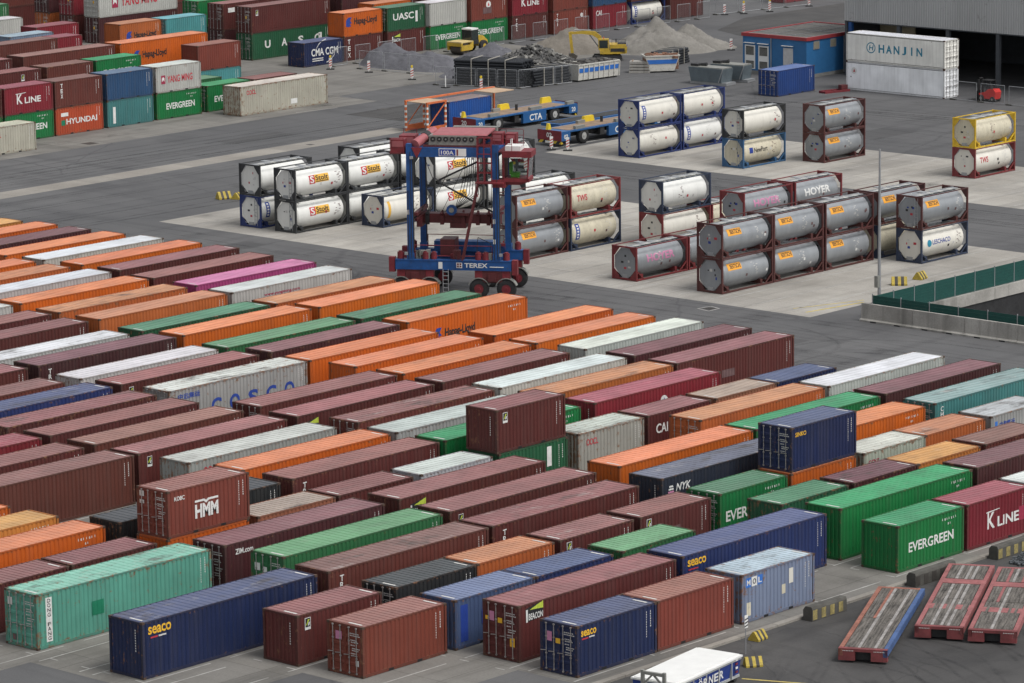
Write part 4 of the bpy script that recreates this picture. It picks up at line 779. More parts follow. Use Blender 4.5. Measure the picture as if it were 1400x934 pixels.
def tank_deco(kind, root, seed):
    mb = MB()
    if kind == 'stolt':
        mats = [L_RED, WHITE, L_GOLD, L_BLK, L_GREYP, L_RED, MARKW]
        mb.quad((1.75, 0, -0.12), (2.4, 0, -0.12), (2.4, 0, 0.58), (1.75, 0, 0.58), 0); flat_poly(mb, text_geo('S', 0.022), 1.85, -0.06, 0.45, 0.58, 1, -.004)
        mb.quad((2.4, 0, -0.06), (4.0, 0, -0.06), (4.0, 0, 0.6), (2.4, 0, 0.6), 2); flat_poly(mb, text_geo('Stolt', 0.022), 2.48, 0.1, 1.42, 0.42, 3, -.004); mb.quad((2.5, -.004, -0.01), (3.9, -.004, -0.01), (3.9, -.004, 0.05), (2.5, -.004, 0.05), 3)
        small_marks(mb, 4, seed, 4.2, 5.5)
    elif kind == 'bertschi':
        mats = [L_ORG, L_BLK, MARKW, WHITE, L_GREYP]
        mb.quad((0.85, 0, 0.28), (2.45, 0, 0.28), (2.45, 0, 0.82), (0.85, 0, 0.82), 0); flat_poly(mb, text_geo('BERTSCHI', 0.022), 1.15, 0.4, 1.22, 0.34, 1, -.004); small_marks(mb, 2, seed, 2.9, 5.4)
    elif kind in ('hoyer', 'hoyerw'):
        mats = [L_PINK if kind == 'hoyer' else WHITE, MARKW, L_BLK, L_GREYP]; flat_poly(mb, text_geo('HOYER', 0.03), 1.4, -0.05, 3.2, 0.6, 0); small_marks(mb, 1, seed, 2.2, 5.2)
    elif kind == 'tws':
        mats = [L_RED, MARKW, L_RED, L_BLK]; flat_poly(mb, text_geo('TWS', 0.022), 0.9, -0.1, 1.2, 0.5, 0); small_marks(mb, 1, seed, 3.0, 5.3)
    elif kind == 'exsif':
        mats = [L_BLUE, WHITE, MARKW, L_RED, L_GREYP]; mb.quad((0.75, 0, -0.55), (1.2, 0, -0.55), (1.2, 0, 0.75), (0.75, 0, 0.75), 0)
        for i in range(5): mb.quad((0.87, -.004, -0.42+i*0.23), (1.08, -.004, -0.42+i*0.23), (1.08, -.004, -0.28+i*0.23), (0.87, -.004, -0.28+i*0.23), 1)
        small_marks(mb, 2, seed, 3.2, 5.3)
    elif kind == 'newport':
        mats = [L_BLK, L_BLUE, L_GREYP, MARKW, L_RED]; flat_poly(mb, text_geo('NewPort', 0.015), 1.65, -0.1, 1.9, 0.45, 0); mb.quad((1.0, 0, -0.1), (1.5, 0, -0.1), (1.5, 0, 0.4), (1.0, 0, 0.4), 1); small_marks(mb, 2, seed, 3.6, 5.3)
    elif kind == 'leschaco':
        mats = [L_BLUE, L_TEAL, L_GREYP, MARKW, L_BLK]; flat_poly(mb, text_geo('LESCHACO', 0.015), 1.55, -0.05, 2.3, 0.36, 0); mb.add([(1.15+.28*cos(i*pi/6), 0, .1+.28*sin(i*pi/6)) for i in range(12)], [tuple(range(12))], 1); small_marks(mb, 2, seed, 4.0, 5.4)
    elif kind == 'bars':
        mats = [L_GOLD, L_GREYP, MARKW, L_BLK]; mb.quad((0.75, 0, -0.7), (1.05, 0, -0.7), (1.05, 0, 0.75), (0.75, 0, 0.75), 0); small_marks(mb, 1, seed, 2.0, 5.3)
    else:
        mats = [L_GREYP, L_RED, MARKW, L_DGRN]; small_marks(mb, 0, seed, 1.0, 5.3)
    o = wrap(mb, mats, 'lettering' if kind != 'none' else 'marking', root)
    if kind == 'none': o['kind'] = 'stuff'
FRC = {k: mat('tank_frame_'+k, c, 0.55, 0.1, 0.2, dirt=0.25) for k, c in dict(dark=(0.035, 0.037, 0.04), navy=(0.02, 0.035, 0.13), maroon=(0.085, 0.03, 0.028), red=(0.17, 0.03, 0.033), blue=(0.04, 0.11, 0.22), yellow=(0.58, 0.38, 0.03), slate=(0.03, 0.042, 0.075)).items()}
FNAME = dict(dark='dark grey', navy='navy blue', maroon='maroon', red='red', blue='pale blue', yellow='yellow', slate='slate-blue')
VES = dict(cream=CREAM, white=WTANK, grey=GTANK, old=OTANK); VNAME = dict(cream='cream', white='white', grey='silver-grey', old='stained cream')
DN = dict(stolt='with a red and gold logo', bertschi='with an orange name panel', hoyer='with pink lettering', hoyerw='with white lettering', tws='with red lettering', exsif='with an upright blue panel', newport='with dark lettering beside a blue square', leschaco='with blue lettering beside a round emblem', bars='with an upright gold panel', none='')
def tank(x, y, z, fr, ves, deco, ladder=False, group='tank containers on the concrete pads'):
    i = len(THINGS); root = empty('tank_container', (x, y, z))
    obj('frame', tank_mesh('frame', FRC[fr]), root); v = obj('vessel', tank_mesh('vessel', VES[ves]), root); obj('manhole', tank_mesh('manhole'), v); obj('walkway', tank_mesh('walk'), root)
    if deco in ('none', 'tws', 'newport', 'bars', 'leschaco'): [obj('cladding_band', tank_mesh('band', VES[ves], q), v) for q in (1.5, 3.0, 4.55)]
    obj('end_plate', tank_mesh('plate', VES[ves]), root)
    if ladder: obj('ladder', tank_mesh('ladder'), root)
    obj('end_label', tank_mesh('endplate', None, i % 7), root)['kind'] = 'stuff'; tank_deco(deco, root, i)
    tag(root, None, 'tank container', group)
    THINGS.append(dict(o=root, base='%s-framed %s tank container' % (FNAME[fr].replace(' ', '-'), VNAME[ves]), short='%s-framed %s tank' % (FNAME[fr].replace(' ', '-'), VNAME[ves]), feat=DN[deco], x0=x, x1=x+L2, y=y, z=z, H=Hs, kind='tank', blk=group))
def tstack(x, y, *lst):
    for i, a in enumerate(lst): tank(x, y, 0.014+i*(Hs+0.008), *a)
S_ = ('dark', 'white', 'stolt'); B_ = ('maroon', 'grey', 'bertschi')
tstack(226.0, 231.9, ('navy', 'white', 'exsif', True), ('dark', 'white', 'none'))
tstack(226.0, 227.85, S_+(True,), S_+(True,)); tstack(232.1, 227.85, ('dark', 'white', 'none'), S_); tstack(238.35, 227.85, ('dark', 'white', 'none'), ('dark', 'white', 'none'))
tstack(237.9, 232.2, ('dark', 'white', 'none'), ('dark', 'white', 'none'))
tstack(232.35, 224.15, ('slate', 'cream', 'bars')); tstack(238.5, 224.1, S_, S_); tstack(244.8, 224.0, ('dark', 'white', 'none'), ('dark', 'white', 'none'))
tstack(232.9, 209.1, ('dark', 'white', 'none'), ('dark', 'white', 'none'))
tstack(227.1, 204.8, B_, B_); tstack(233.3, 204.65, ('slate', 'old', 'exsif'), ('red', 'old', 'tws'))
tstack(239.3, 200.3, ('red', 'cream', 'none'), ('slate', 'white', 'none')); tstack(245.5, 200.3, ('red', 'old', 'none'))
tstack(238.9, 191.75, ('red', 'grey', 'hoyer'), ('red', 'grey', 'hoyer')); tstack(245.5, 191.9, ('red', 'grey', 'hoyerw'), ('red', 'grey', 'hoyerw'))
tstack(226.4, 192.08, ('red', 'grey', 'hoyer')); tstack(232.6, 192.08, ('red', 'grey', 'none'))
for x in (226.3, 232.45, 238.75): tstack(x, 183.7, B_, B_)
tstack(245.4, 183.7, ('slate', 'old', 'none'), B_); tstack(245.6, 179.72, ('slate', 'cream', 'leschaco'), B_+(True,))
tstack(273.9, 232.0, ('navy', 'cream', 'none'), ('navy', 'cream', 'exsif')); tstack(280.2, 232.0, ('navy', 'white', 'exsif'), ('navy', 'cream', 'none'))
tstack(274.7, 220.55, ('blue', 'old', 'newport', True), ('dark', 'cream', 'none', True)); tstack(281.6, 216.85, B_, B_); tstack(282.4, 201.0, ('red', 'cream', 'tws'), ('yellow', 'old', 'none'))
tank(352.2, fy(352.2), 0.014, 'navy', 'cream', 'exsif', False, 'containers stacked two high across the road')
# ================================================================== MACHINES AND THINGS
SBLUE = mat('carrier_blue', (0.012, 0.068, 0.22), 0.5, var=0.25, dirt=0.3, dirtcol=(0.06, 0.06, 0.07, 1)); SRED = mat('carrier_red', (0.17, 0.022, 0.029), 0.55, var=0.3, dirt=0.35, dirtcol=(0.06, 0.04, 0.04, 1))
DRED = mat('dark_red_steel', (0.10, 0.022, 0.024), 0.55, var=0.25, dirt=0.3, dirtcol=(0.03, 0.025, 0.025, 1)); PRED = mat('faded_red', (0.32, 0.10, 0.11), 0.55, var=0.12, dirt=0.15)
GREYM = mat('louvre_grey', (0.24, 0.24, 0.22), 0.5, 0.2, 0.12, dirt=0.2); CORNG = mat('safety_orange', (0.55, 0.14, 0.05), 0.55, var=0.15, dirt=0.2); CHOCK = mat('chock_yellow', (0.70, 0.50, 0.03), 0.5, var=0.1, dirt=0.1)
WOOD = mat('worn_deck_timber', (0.098, 0.088, 0.078), 0.9, var=0.75, scale=1.4, dirt=0.45, dirtcol=(0.20, 0.185, 0.17, 1), stretch=(0.5, 5, 1)); WOODB = mat('brown_deck_timber', (0.24, 0.17, 0.12), 0.8, var=0.2, scale=2)
DIRTY_W = mat('dirty_white_paint', (0.50, 0.49, 0.45), 0.6, var=0.12, dirt=0.35, dirtcol=(0.20, 0.15, 0.11, 1)); CLEANW = mat('white_paint', (0.68, 0.68, 0.66), 0.5, var=0.05)
def face_text(parent, s, org, u, v, wd, ht, m, name='lettering'):
    vs, fs = text_geo(s, 0.022); org, u, v = Vector(org), Vector(u), Vector(v); mb = MB(); mb.add([org+u*(a*wd)+v*(b*ht) for a, b in vs], fs)
    return mb.build(name, m, parent)
def wheel(parent, c, r, wd, rim, axis=(0, 1, 0), name='wheel'):
    a = Vector(axis); c = Vector(c); mb = MB(); mb.lathe([(-wd/2, r*0.48), (-wd/2, r*0.86), (-wd*0.4, r*0.97), (-wd*0.2, r), (wd*0.2, r), (wd*0.4, r*0.97), (wd/2, r*0.86), (wd/2, r*0.48)], c, a, 24, 0, False)
    w_ = mb.build(name, RUBBER, parent, True); mb = MB(); mb.lathe([(-wd*0.46, r*0.3), (-wd*0.44, r*0.5), (-wd*0.1, r*0.44), (wd*0.1, r*0.44), (wd*0.44, r*0.5), (wd*0.46, r*0.3)], c, a, 18)
    mb.lathe([(-wd*0.55, r*0.16), (-wd*0.2, r*0.2), (wd*0.2, r*0.2), (wd*0.55, r*0.16)], c, a, 10); mb.build('rim', rim, w_, True); return w_

# ---- straddle carrier
A_ = radians(-58.5); car = empty('straddle_carrier', (215.24, 199.8, 0.004), A_)
tag(car, 'tall blue and red straddle carrier with white lettering on its lower beam', 'straddle carrier')
for s in (-1, 1):
    y = s*2.35; mb = MB(); mb.box(-4.35, 4.35, y-0.28, y+0.28, 2.1, 2.85); mb.box(-4.35, 4.35, y-0.31, y+0.31, 2.78, 2.86); mb.build('wheel_beam', SBLUE, car)
    for X in (-3.95, -1.8, 1.9, 3.95):
        wheel(car, (X, y, 0.735), 0.735, 0.46, SRED)
        mb = MB(); N_ = 9
        for i in range(N_):
            a0, a1 = radians(20+140*i/N_), radians(20+140*(i+1)/N_)
            mb.quad(*[(X+0.84*cos(a), y+q, 0.735+0.84*sin(a)) for a, q in ((a0, -0.28), (a1, -0.28), (a1, 0.28), (a0, 0.28))]); mb.quad(*[(X+r_*cos(a), y-0.28, 0.735+r_*sin(a)) for a, r_ in ((a0, 0.84), (a1, 0.84), (a1, 0.78), (a0, 0.78))])
        mb.build('mudguard', GREYM, car); mb = MB(); mb.bar((X, y-0.36*s, 0.6), (X, y-0.34*s, 2.1), 0.3, 0.16); mb.box(X-0.3, X+0.3, y-0.2, y+0.3, 1.55, 2.1); mb.build('wheel_fork', SRED, car)
    for X in (-2.87, 2.92): mb = MB(); mb.box(X-0.75, X+0.75, y-0.22, y+0.34, 1.2, 2.08); mb.box(X-0.3, X+0.3, y-0.35, y-0.2, 1.3, 1.9); mb.build('drive_unit', DRED, car)
    for X in (-3.2, 3.25):
        mb = MB(); mb.box(X-0.22, X+0.22, y-0.24, y+0.24, 2.85, 11.45); mb.box(X-0.27, X+0.27, y-0.27, y+0.27, 2.86, 3.3); mb.build('leg', SBLUE, car)
        mb = MB(); mb.box(X+0.225, X+0.26, y-0.18, y+0.1, 3.4, 10.4); mb.build('hoist_guide', BLK, car)
    mb = MB(); mb.box(-3.4, 3.45, y-0.2, y+0.2, 10.5, 11.2); mb.build('top_beam', SBLUE, car)
    for X, r_, h in ((-4.0, .25, .5), (-2.1, .24, .5), (-1.5, .22, .48), (1.85, .24, .5), (2.4, .26, .5), (3.95, .24, .5)):
        mb = MB(); mb.cyl((X, y+0.05, 2.87), (X, y+0.05, 2.87+h), r_, 14); mb.cyl((X, y+0.05, 2.87+h), (X, y+0.05, 2.95+h), r_*0.6, 10); mb.build('canister', SRED, car, True)
    mb = MB(); mb.box(-4.85, -4.4, y-0.25, y+0.2, 1.9, 3.0); mb.box(4.4, 4.8, y-0.25, y+0.2, 1.8, 2.9); mb.build('bumper', SRED, car)
for X in (-3.2, 3.25): mb = MB(); mb.box(X-0.2, X+0.2, -2.15, 2.15, 10.55, 11.15); mb.build('cross_beam', SBLUE, car)
for y in (-1.5, 1.5):
    mb = MB(); mb.box(-3, 3, y-0.7, y+0.7, 2.9, 3.0) if y > 9 else mb.box(-2.9, 2.9, y*1.4-0.1, y*1.4+0.1, 3.05, 3.1); mb.tube([(-2.9, y*1.6, 3.0), (-2.9, y*1.6, 3.9), (2.9, y*1.6, 3.9), (2.9, y*1.6, 3.0)], 0.03); mb.build('handrail', SRED, car)
mb = MB(); mb.box(-2.2, 1.9, -2.3, 2.1, 11.21, 11.32); mb.box(-4.65, -3.42, -2.5, 2.3, 10.67, 10.75); mb.box(1.9, 4.6, -2.5, 2.3, 10.9, 10.98); mb.build('top_deck', DRED, car)
eng = MB(); eng.box(-1.75, 1.75, -2.15, 0.8, 11.32, 12.05); eng.box(-1.8, 1.8, -2.19, -2.1, 11.36, 11.42); eng.box(-1.8, 1.8, -2.19, -2.1, 11.95, 12.03); e_ = eng.build('engine_housing', GREYM, car)
for i in range(7): mb = MB(); xx = -1.45+i*0.48; mb.cyl((xx, -2.22, 11.78), (xx, -2.12, 11.78), 0.19, 14); mb.cyl((xx, -2.25, 11.78), (xx, -2.2, 11.78), 0.06, 8, 1); mb.build('fan_port', [BLK, GREYM], e_)
mb = MB(); mb.prism([(-2.1, 12.06), (1.05, 12.06), (1.05, 12.2), (-1.9, 12.14)], 'x', -1.5, 2.6); mb.build('engine_cover', PRED, car); mb = MB(); mb.box(-0.6, 2.7, 1.1, 1.7, 11.3, 12.25); mb.build('radiator', GREYM, car)
mb = MB(); mb.cyl((-2.75, -2.45, 11.4), (-1.75, -0.2, 12.1), 0.36, 18); mb.cyl((-2.25, -1.32, 11.75), (-2.07, -0.92, 11.87), 0.40, 18, 1); mb.build('exhaust_drum', [PRED, BLK], car, True)
mb = MB(); mb.prism([(-3.0, 11.2), (-2.2, 11.2), (-2.6, 10.4)], 'y', -2.62, -2.56); mb.build('bracket', SRED, car)
for (x0, x1, y0, y1, z0, z1) in ((-4.6, -3.55, -2.4, -1.5, 10.75, 11.75), (-4.3, -3.1, -0.8, 0.5, 10.75, 11.8), (2.6, 3.4, -0.4, 0.8, 11.0, 12.0), (3.5, 4.3, 0.2, 1.2, 11.0, 11.9)): mb = MB(); mb.box(x0, x1, y0, y1, z0, z1); mb.box(x0+.1, x1-.1, y0-.02, y0, z0+.45, z1-.12, 1); mb.build('control_cabinet', [SRED, PRED], car)
# cab with glazing, seat and roof unit
c_ = MB(); c_.box(3.75, 5.75, -2.55, -0.75, 8.72, 9.0); c_.box(3.75, 5.95, -2.6, -0.7, 10.55, 11.0); [c_.bar((x, y, 8.8), (x+(0.15 if x > 5 else 0), y, 10.6), 0.1) for x in (3.82, 5.6) for y in (-2.5, -0.8)]; c_.box(3.75, 3.9, -2.55, -0.75, 8.85, 10.55); c_.prism([(3.9, 8.72), (5.7, 8.72), (5.0, 8.5), (3.9, 8.5)], 'y', -2.4, -0.9)
cabo = c_.build('cab', SRED, car); gm = bpy.data.materials.new('cab_window_glass'); gm.use_nodes = True; gb = gm.node_tree.nodes['Principled BSDF']; gb.inputs['Base Color'].default_value = (0.55, 0.62, 0.6, 1); gb.inputs['Roughness'].default_value = 0.05; gb.inputs['Transmission Weight'].default_value = 1.0; gb.inputs['IOR'].default_value = 1.1
for q in (((3.95, -2.52, 8.9), (5.6, -2.52, 8.9), (5.7, -2.52, 10.5), (3.95, -2.52, 10.5)), ((5.66, -2.45, 8.9), (5.66, -0.85, 8.9), (5.8, -0.85, 10.5), (5.8, -2.45, 10.5)), ((3.95, -0.79, 8.9), (5.6, -0.79, 8.9), (5.7, -0.79, 10.5), (3.95, -0.79, 10.5))): mb = MB(); mb.quad(*q); mb.build('pane', gm, cabo)
mb = MB(); mb.box(4.3, 4.9, -1.95, -1.35, 9.0, 9.35); mb.box(4.2, 4.38, -1.95, -1.35, 9.2, 10.1); mb.build('seat', mat('green_seat', (0.08, 0.26, 0.04), 0.7), cabo); mb = MB(); mb.box(3.95, 5.1, -2.3, -1.0, 11.0, 11.35); mb.cyl((4.3, -1.6, 11.35), (4.3, -1.6, 11.8), 0.09); mb.build('roof_unit', CLEANW, cabo)
# access cage and stairs
mb = MB()
for x in (1.95, 2.45, 3.0):
    for y in (-2.75, -2.3): mb.bar((x, y, 8.7), (x, y, 12.0), 0.07)
for z in (8.7, 9.4, 10.1, 10.8, 11.4, 12.0): mb.bar((1.95, -2.75, z), (3.0, -2.75, z), 0.06); mb.bar((1.95, -2.3, z), (3.0, -2.3, z), 0.06)
mb.box(1.8, 3.9, -2.9, -2.1, 8.6, 8.72); mb.box(3.0, 4.0, -2.6, -1.6, 8.3, 8.9); mb.build('access_cage', SRED, car)
mb = MB()
for dy in (-0.25, 0.25): mb.bar((0.75, -2.75+dy, 2.9), (2.0, -2.75+dy, 8.7), 0.09, 0.14)
for i in range(16): t = i/16; mb.bar((0.75+1.25*t, -3.0, 2.95+5.75*t), (0.75+1.25*t, -2.5, 2.95+5.75*t), 0.06)
mb.build('stair', DRED, car)
mb = MB(); [mb.bar((x, -2.75, 0.35), (x, -2.72, 2.2), 0.05) for x in (-0.75, -0.35)]; [mb.bar((-0.75, -2.74, 0.5+i*0.3), (-0.35, -2.74, 0.5+i*0.3), 0.05) for i in range(6)]; mb.build('ladder', STEEL, car)
mb = MB(); mb.box(-2.95, 2.95, -0.45, 0.45, 5.25, 5.95); mb.box(-3.0, -2.6, -1.15, 1.15, 5.05, 5.75); mb.box(2.6, 3.0, -1.15, 1.15, 5.05, 5.75); mb.box(-0.9, 0.9, -1.0, 1.0, 5.9, 6.1); mb.box(-0.6, 0.6, -0.6, 0.6, 4.9, 5.3); mb.build('spreader', DRED, car)
for X in (-2.9, 2.9): mb = MB(); mb.bar((X, -1.9, 5.7), (X*0.9, 0, 5.9), 0.2); mb.bar((X, 1.9, 5.7), (X*0.9, 0, 5.9), 0.2); mb.box(X-0.15, X+0.15, -2.0, 2.0, 6.0, 6.25); mb.build('spreader_arm', DRED, car)
mb = MB(); [mb.cyl((x, y, 6.2), (x*1.02, y*1.05, 10.55), 0.025, 5) for x in (-2.6, 2.6) for y in (-0.9, 0.9)]; [mb.cyl((x, -0.5, 6.1), (x+2.2, -0.5, 10.5), 0.02, 5) for x in (-2.2, -1.2)]; mb.build('hoist_rope', BLK, car)
mb = MB(); mb.tube([(1.8, -2.0, 10.1), (-1.1, -1.9, 8.7), (-1.15, -1.9, 8.55), (2.9, -2.0, 6.4)], 0.07, 8); mb.build('cable_chain', BLK, car); mb = MB(); mb.lathe([(-0.12, 0.12), (-0.12, 0.4), (0.12, 0.4), (0.12, 0.12)], (-0.35, -1.1, 6.35), (0, 1, 0), 10); mb.lathe([(-0.14, 0.02), (-0.14, 0.2), (0.14, 0.2), (0.14, 0.02)], (-0.35, -1.1, 6.35), (0, 1, 0), 10, 1); mb.build('cable_reel', [SBLUE, GREYM], car)
mb = MB(); mb.box(-1.3, -0.2, -0.9, 0.6, 2.9, 4.1); mb.box(-2.2, 2.4, 1.2, 2.2, 2.86, 3.6, 1); mb.build('hydraulic_pack', [DRED, SBLUE], car)
face_text(car, 'TEREX', (0.85, -2.67, 2.32), (1, 0, 0), (0, 0, 1), 1.75, 0.34, WHITE)
mb = MB(); mb.box(0.25, 0.68, -2.66, -2.64, 2.28, 2.68); mb.box(0.3, 0.63, -2.67, -2.66, 2.33, 2.63, 1); mb.box(0.44, 0.49, -2.675, -2.67, 2.33, 2.63); mb.box(0.3, 0.63, -2.675, -2.67, 2.46, 2.5); mb.box(-1.1, -0.8, -2.66, -2.64, 2.2, 2.7); mb.box(2.75, 3.8, -2.66, -2.64, 2.36, 2.42); mb.build('emblem', [CLEANW, SRED], car)
mb = MB(); mb.box(-0.95, 1.1, -2.575, -2.56, 10.58, 11.15); mb.box(-0.9, 0.3, -2.585, -2.575, 10.63, 11.1, 1); mb.box(0.38, 0.5, -2.585, -2.575, 10.63, 11.1, 2); sg = mb.build('number_sign', [CLEANW, L_BLUE, SRED], car); face_text(sg, '100A', (-0.78, -2.59, 10.7), (1, 0, 0), (0, 0, 1), 0.95, 0.3, CLEANW)

# cables, rails, lamps and small clutter
HOSE = [[(0.6+k*0.14, -0.4+0.1*k, 10.5), (0.55+k*0.14, -0.4+0.1*k, 9.0), (0.1+k*0.24, -0.3, 7.4), (-0.3, -0.2, 6.2)] for k in range(7)]
for X in (-3.2, 3.25):
    for s in (-1, 1): HOSE += [[(X+0.1, s*2.62, 3.0), (X+0.12, s*2.62, 7.0), (X+0.1, s*2.62, 10.9)], [(X-0.12, s*2.63, 2.9), (X-0.1, s*2.63, 8.0)]]
HOSE += [[(-2.7, -0.8, 6.2), (-1.6, -0.9, 8.2), (-2.5, -0.9, 10.5)], [(2.4, -0.9, 3.0), (2.6, -1.2, 3.9), (1.7, -1.6, 4.4), (1.6, -1.8, 3.0)]]
for h_ in HOSE: mb = MB(); mb.tube(h_, 0.026, 5); mb.build('hose', BLK, car)
mb = MB()
for y in (-2.55, 2.3):
    for X in (-4.6, -3.6, 2.0, 3.2, 4.5): mb.bar((X, y, 10.7), (X, y, 11.9), 0.04)
    mb.bar((-4.6, y, 11.85), (-3.6, y, 11.85), 0.04); mb.bar((2.0, y, 11.95), (4.5, y, 11.95), 0.04); mb.bar((2.0, y, 11.5), (4.5, y, 11.5), 0.035)
mb.build('guard_rail', SRED, car)
for X, y, z in ((-3.0, -2.62, 10.45), (1.6, -2.62, 10.45), (-3.5, -2.65, 3.3), (3.6, -2.65, 3.3), (3.4, 1.2, 11.3)): mb = MB(); mb.box(X-0.12, X+0.12, y-0.1, y+0.06, z-0.1, z+0.1); mb.build('work_lamp', STEEL, car)
rr = random.Random(21)
for k in range(16):
    X, y = rr.uniform(-2.8, 2.8), rr.choice((-2.2, -1.9, 1.9, 2.2)); a_, h_ = rr.uniform(.12, .35), rr.uniform(.25, .7); mb = MB(); mb.box(X-a_, X+a_, y-.2, y+.2, 2.87, 2.87+h_); mb.build('valve_box', rr.choice((DRED, BLK, SBLUE, GREYM, SRED)), car)
for X in (-2.3, -1.2, 0.4, 1.5, 2.3): mb = MB(); mb.box(X-.14, X+.14, -0.62, -0.45, 5.15, 6.05); mb.cyl((X, -0.7, 5.9), (X, -0.3, 6.15), 0.1, 8); mb.build('spreader_fitting', rr.choice((DRED, BLK)), car)
mb = MB(); [mb.box(X-0.224, X-0.05, -2.6, -2.592, z, z+0.35) for X, z in ((3.25, 5.6), (3.25, 4.1), (-3.2, 6.2))]; mb.build('warning_label', CLEANW, car)
# ---- automated guided vehicles
ABLUE = mat('vehicle_blue', (0.02, 0.09, 0.24), 0.45, var=0.12, dirt=0.12)
HAZ = bpy.data.materials.new('hazard_stripes'); HAZ.use_nodes = True; t = HAZ.node_tree; tc = N(t, 'ShaderNodeTexCoord'); wv = N(t, 'ShaderNodeTexWave'); wv.bands_direction = 'DIAGONAL'; wv.inputs['Scale'].default_value = 0.75; t.links.new(tc.outputs['Object'], wv.inputs[0])
t.links.new(mixc(t, math_(t, 'GREATER_THAN', wv.outputs['Fac'], 0.5), (0.02, 0.02, 0.02, 1), (0.55, 0.38, 0.03, 1)), t.nodes['Principled BSDF'].inputs['Base Color'])
def agv(num, x, y, label):
    r = empty('guided_vehicle', (x, y, 0.004)); tag(r, label, 'transport vehicle', 'flat guided transport vehicles'); L, Wd = 14.6, 2.95
    mb = MB(); mb.box(0.02, L-0.02, 0.02, Wd-0.02, 1.28, 1.42); d = mb.build('deck', ABLUE, r); mb = MB(); [mb.box(1.3+i*1.5, 2.75+i*1.5, 0.35, Wd-0.35, 1.42, 1.45) for i in range(8)]; mb.build('deck_boards', WOODB, d)
    mb = MB(); mb.box(1.2, L-1.2, 0.7, Wd-0.7, 0.75, 1.28); mb.box(5.6, 6.2, 0.12, Wd-.12, 0.55, 1.28); mb.build('chassis', BLK, r)
    mb = MB(); mb.box(6.7, 10.0, Wd-0.3, Wd, 0.35, 1.28); mb.build('side_panel', ABLUE, r); mb = MB(); mb.box(6.7, 10.0, 0.0, 0.3, 0.35, 1.28); pn = mb.build('side_panel', ABLUE, r); face_text(pn, 'CTA', (7.6, -0.008, 0.5), (1, 0, 0), (0, 0, 1), 1.8, 0.62, CLEANW)
    for X in (3.3, 11.4):
        for yy in (0.32, Wd-0.32): wheel(r, (X, yy, 0.72), 0.72, 0.5, mat('pale_rim', (0.36, 0.36, 0.35), 0.6, dirt=0.3))
    for k, X in ((0, 0.0), (1, L-1.25)):
        mb = MB(); mb.box(X, X+1.25, 0.0, Wd, 0.55, 1.27); xf = X-0.015 if k == 0 else X+1.25; mb.box(xf, xf+0.015, 0.0, Wd-0.0, 0.56, 1.5, 1); mb.box(X, X+1.25, -0.004, 0.0, 0.56, 1.26); e = mb.build('end_box', [ABLUE, SRED], r)
        face_text(e, num, (X+0.35, -0.02, 0.72), (1, 0, 0), (0, 0, 1), 0.55, 0.42, CLEANW)
        if k == 0: face_text(e, num, (-0.03, Wd*0.62, 0.82), (0, -1, 0), (0, 0, 1), 0.65, 0.45, CLEANW)
        mb = MB(); mb.prism([(X+(0.0 if k == 0 else 0.95), 0.28), (X+(0.3 if k == 0 else 1.25), 0.28), (X+(0.3 if k == 0 else 1.25), 0.54), (X+(0.0 if k == 0 else 0.95), 0.54)], 'y', 0.05, Wd-0.05); mb.build('bumper', HAZ, r); mb = MB(); mb.box(X-0.012 if k == 0 else X+1.25, X if k == 0 else X+1.262, 1.0, 2.0, 0.3, 0.5); mb.build('number_plate', CLEANW, r)
    for X, yy, ww in ((0.45, Wd-0.9, 0.5), (6.1, Wd-0.35, 1.6), (6.1, 0.0, 0.0), (12.2, Wd-0.4, 1.5)):
        if ww: mb = MB(); mb.prism([(X, 1.42), (X+ww, 1.42), (X+ww-0.2, 1.98), (X+0.15, 1.98)], 'y', yy, yy+0.3); mb.build('guide_block', CHOCK, r)
    for X, yy, ww in ((2.2, 0.15, 1.3), (8.0, 0.2, 1.6), (13.2, 0.1, 1.0), (5.0, 2.3, 1.0)): mb = MB(); mb.box(X, X+ww, yy, yy+0.35, 1.42, 1.72); mb.build('lock_box', GREYM, r)
    mb = MB(); mb.cyl((7.4, 1.5, 1.42), (7.4, 1.5, 2.0), 0.14, 10); mb.build('antenna', BLK, r)
agv('20', 275.8, 253.7, 'blue and red flat transport vehicle numbered 20 beside the orange frame'); agv('02', 274.7, 242.0, 'blue and red flat transport vehicle numbered 02 at the pad corner')
# low blue trailer lying between the two vehicles
r = empty('flat_trailer', (282.0, 248.6, 0.004)); tag(r, 'low blue flat trailer between the two transport vehicles', 'trailer'); mb = MB(); mb.box(0, 11, 0, 2.4, 0.45, 0.75); mb.box(0.4, 10.6, 0.3, 2.1, 0.75, 0.78, 1); mb.build('deck', [ABLUE, BLK], r)
for X in (1.2, 9.4): mb = MB(); mb.box(X, X+0.5, 0.2, 2.2, 0.0, 0.45); mb.build('support', BLK, r)
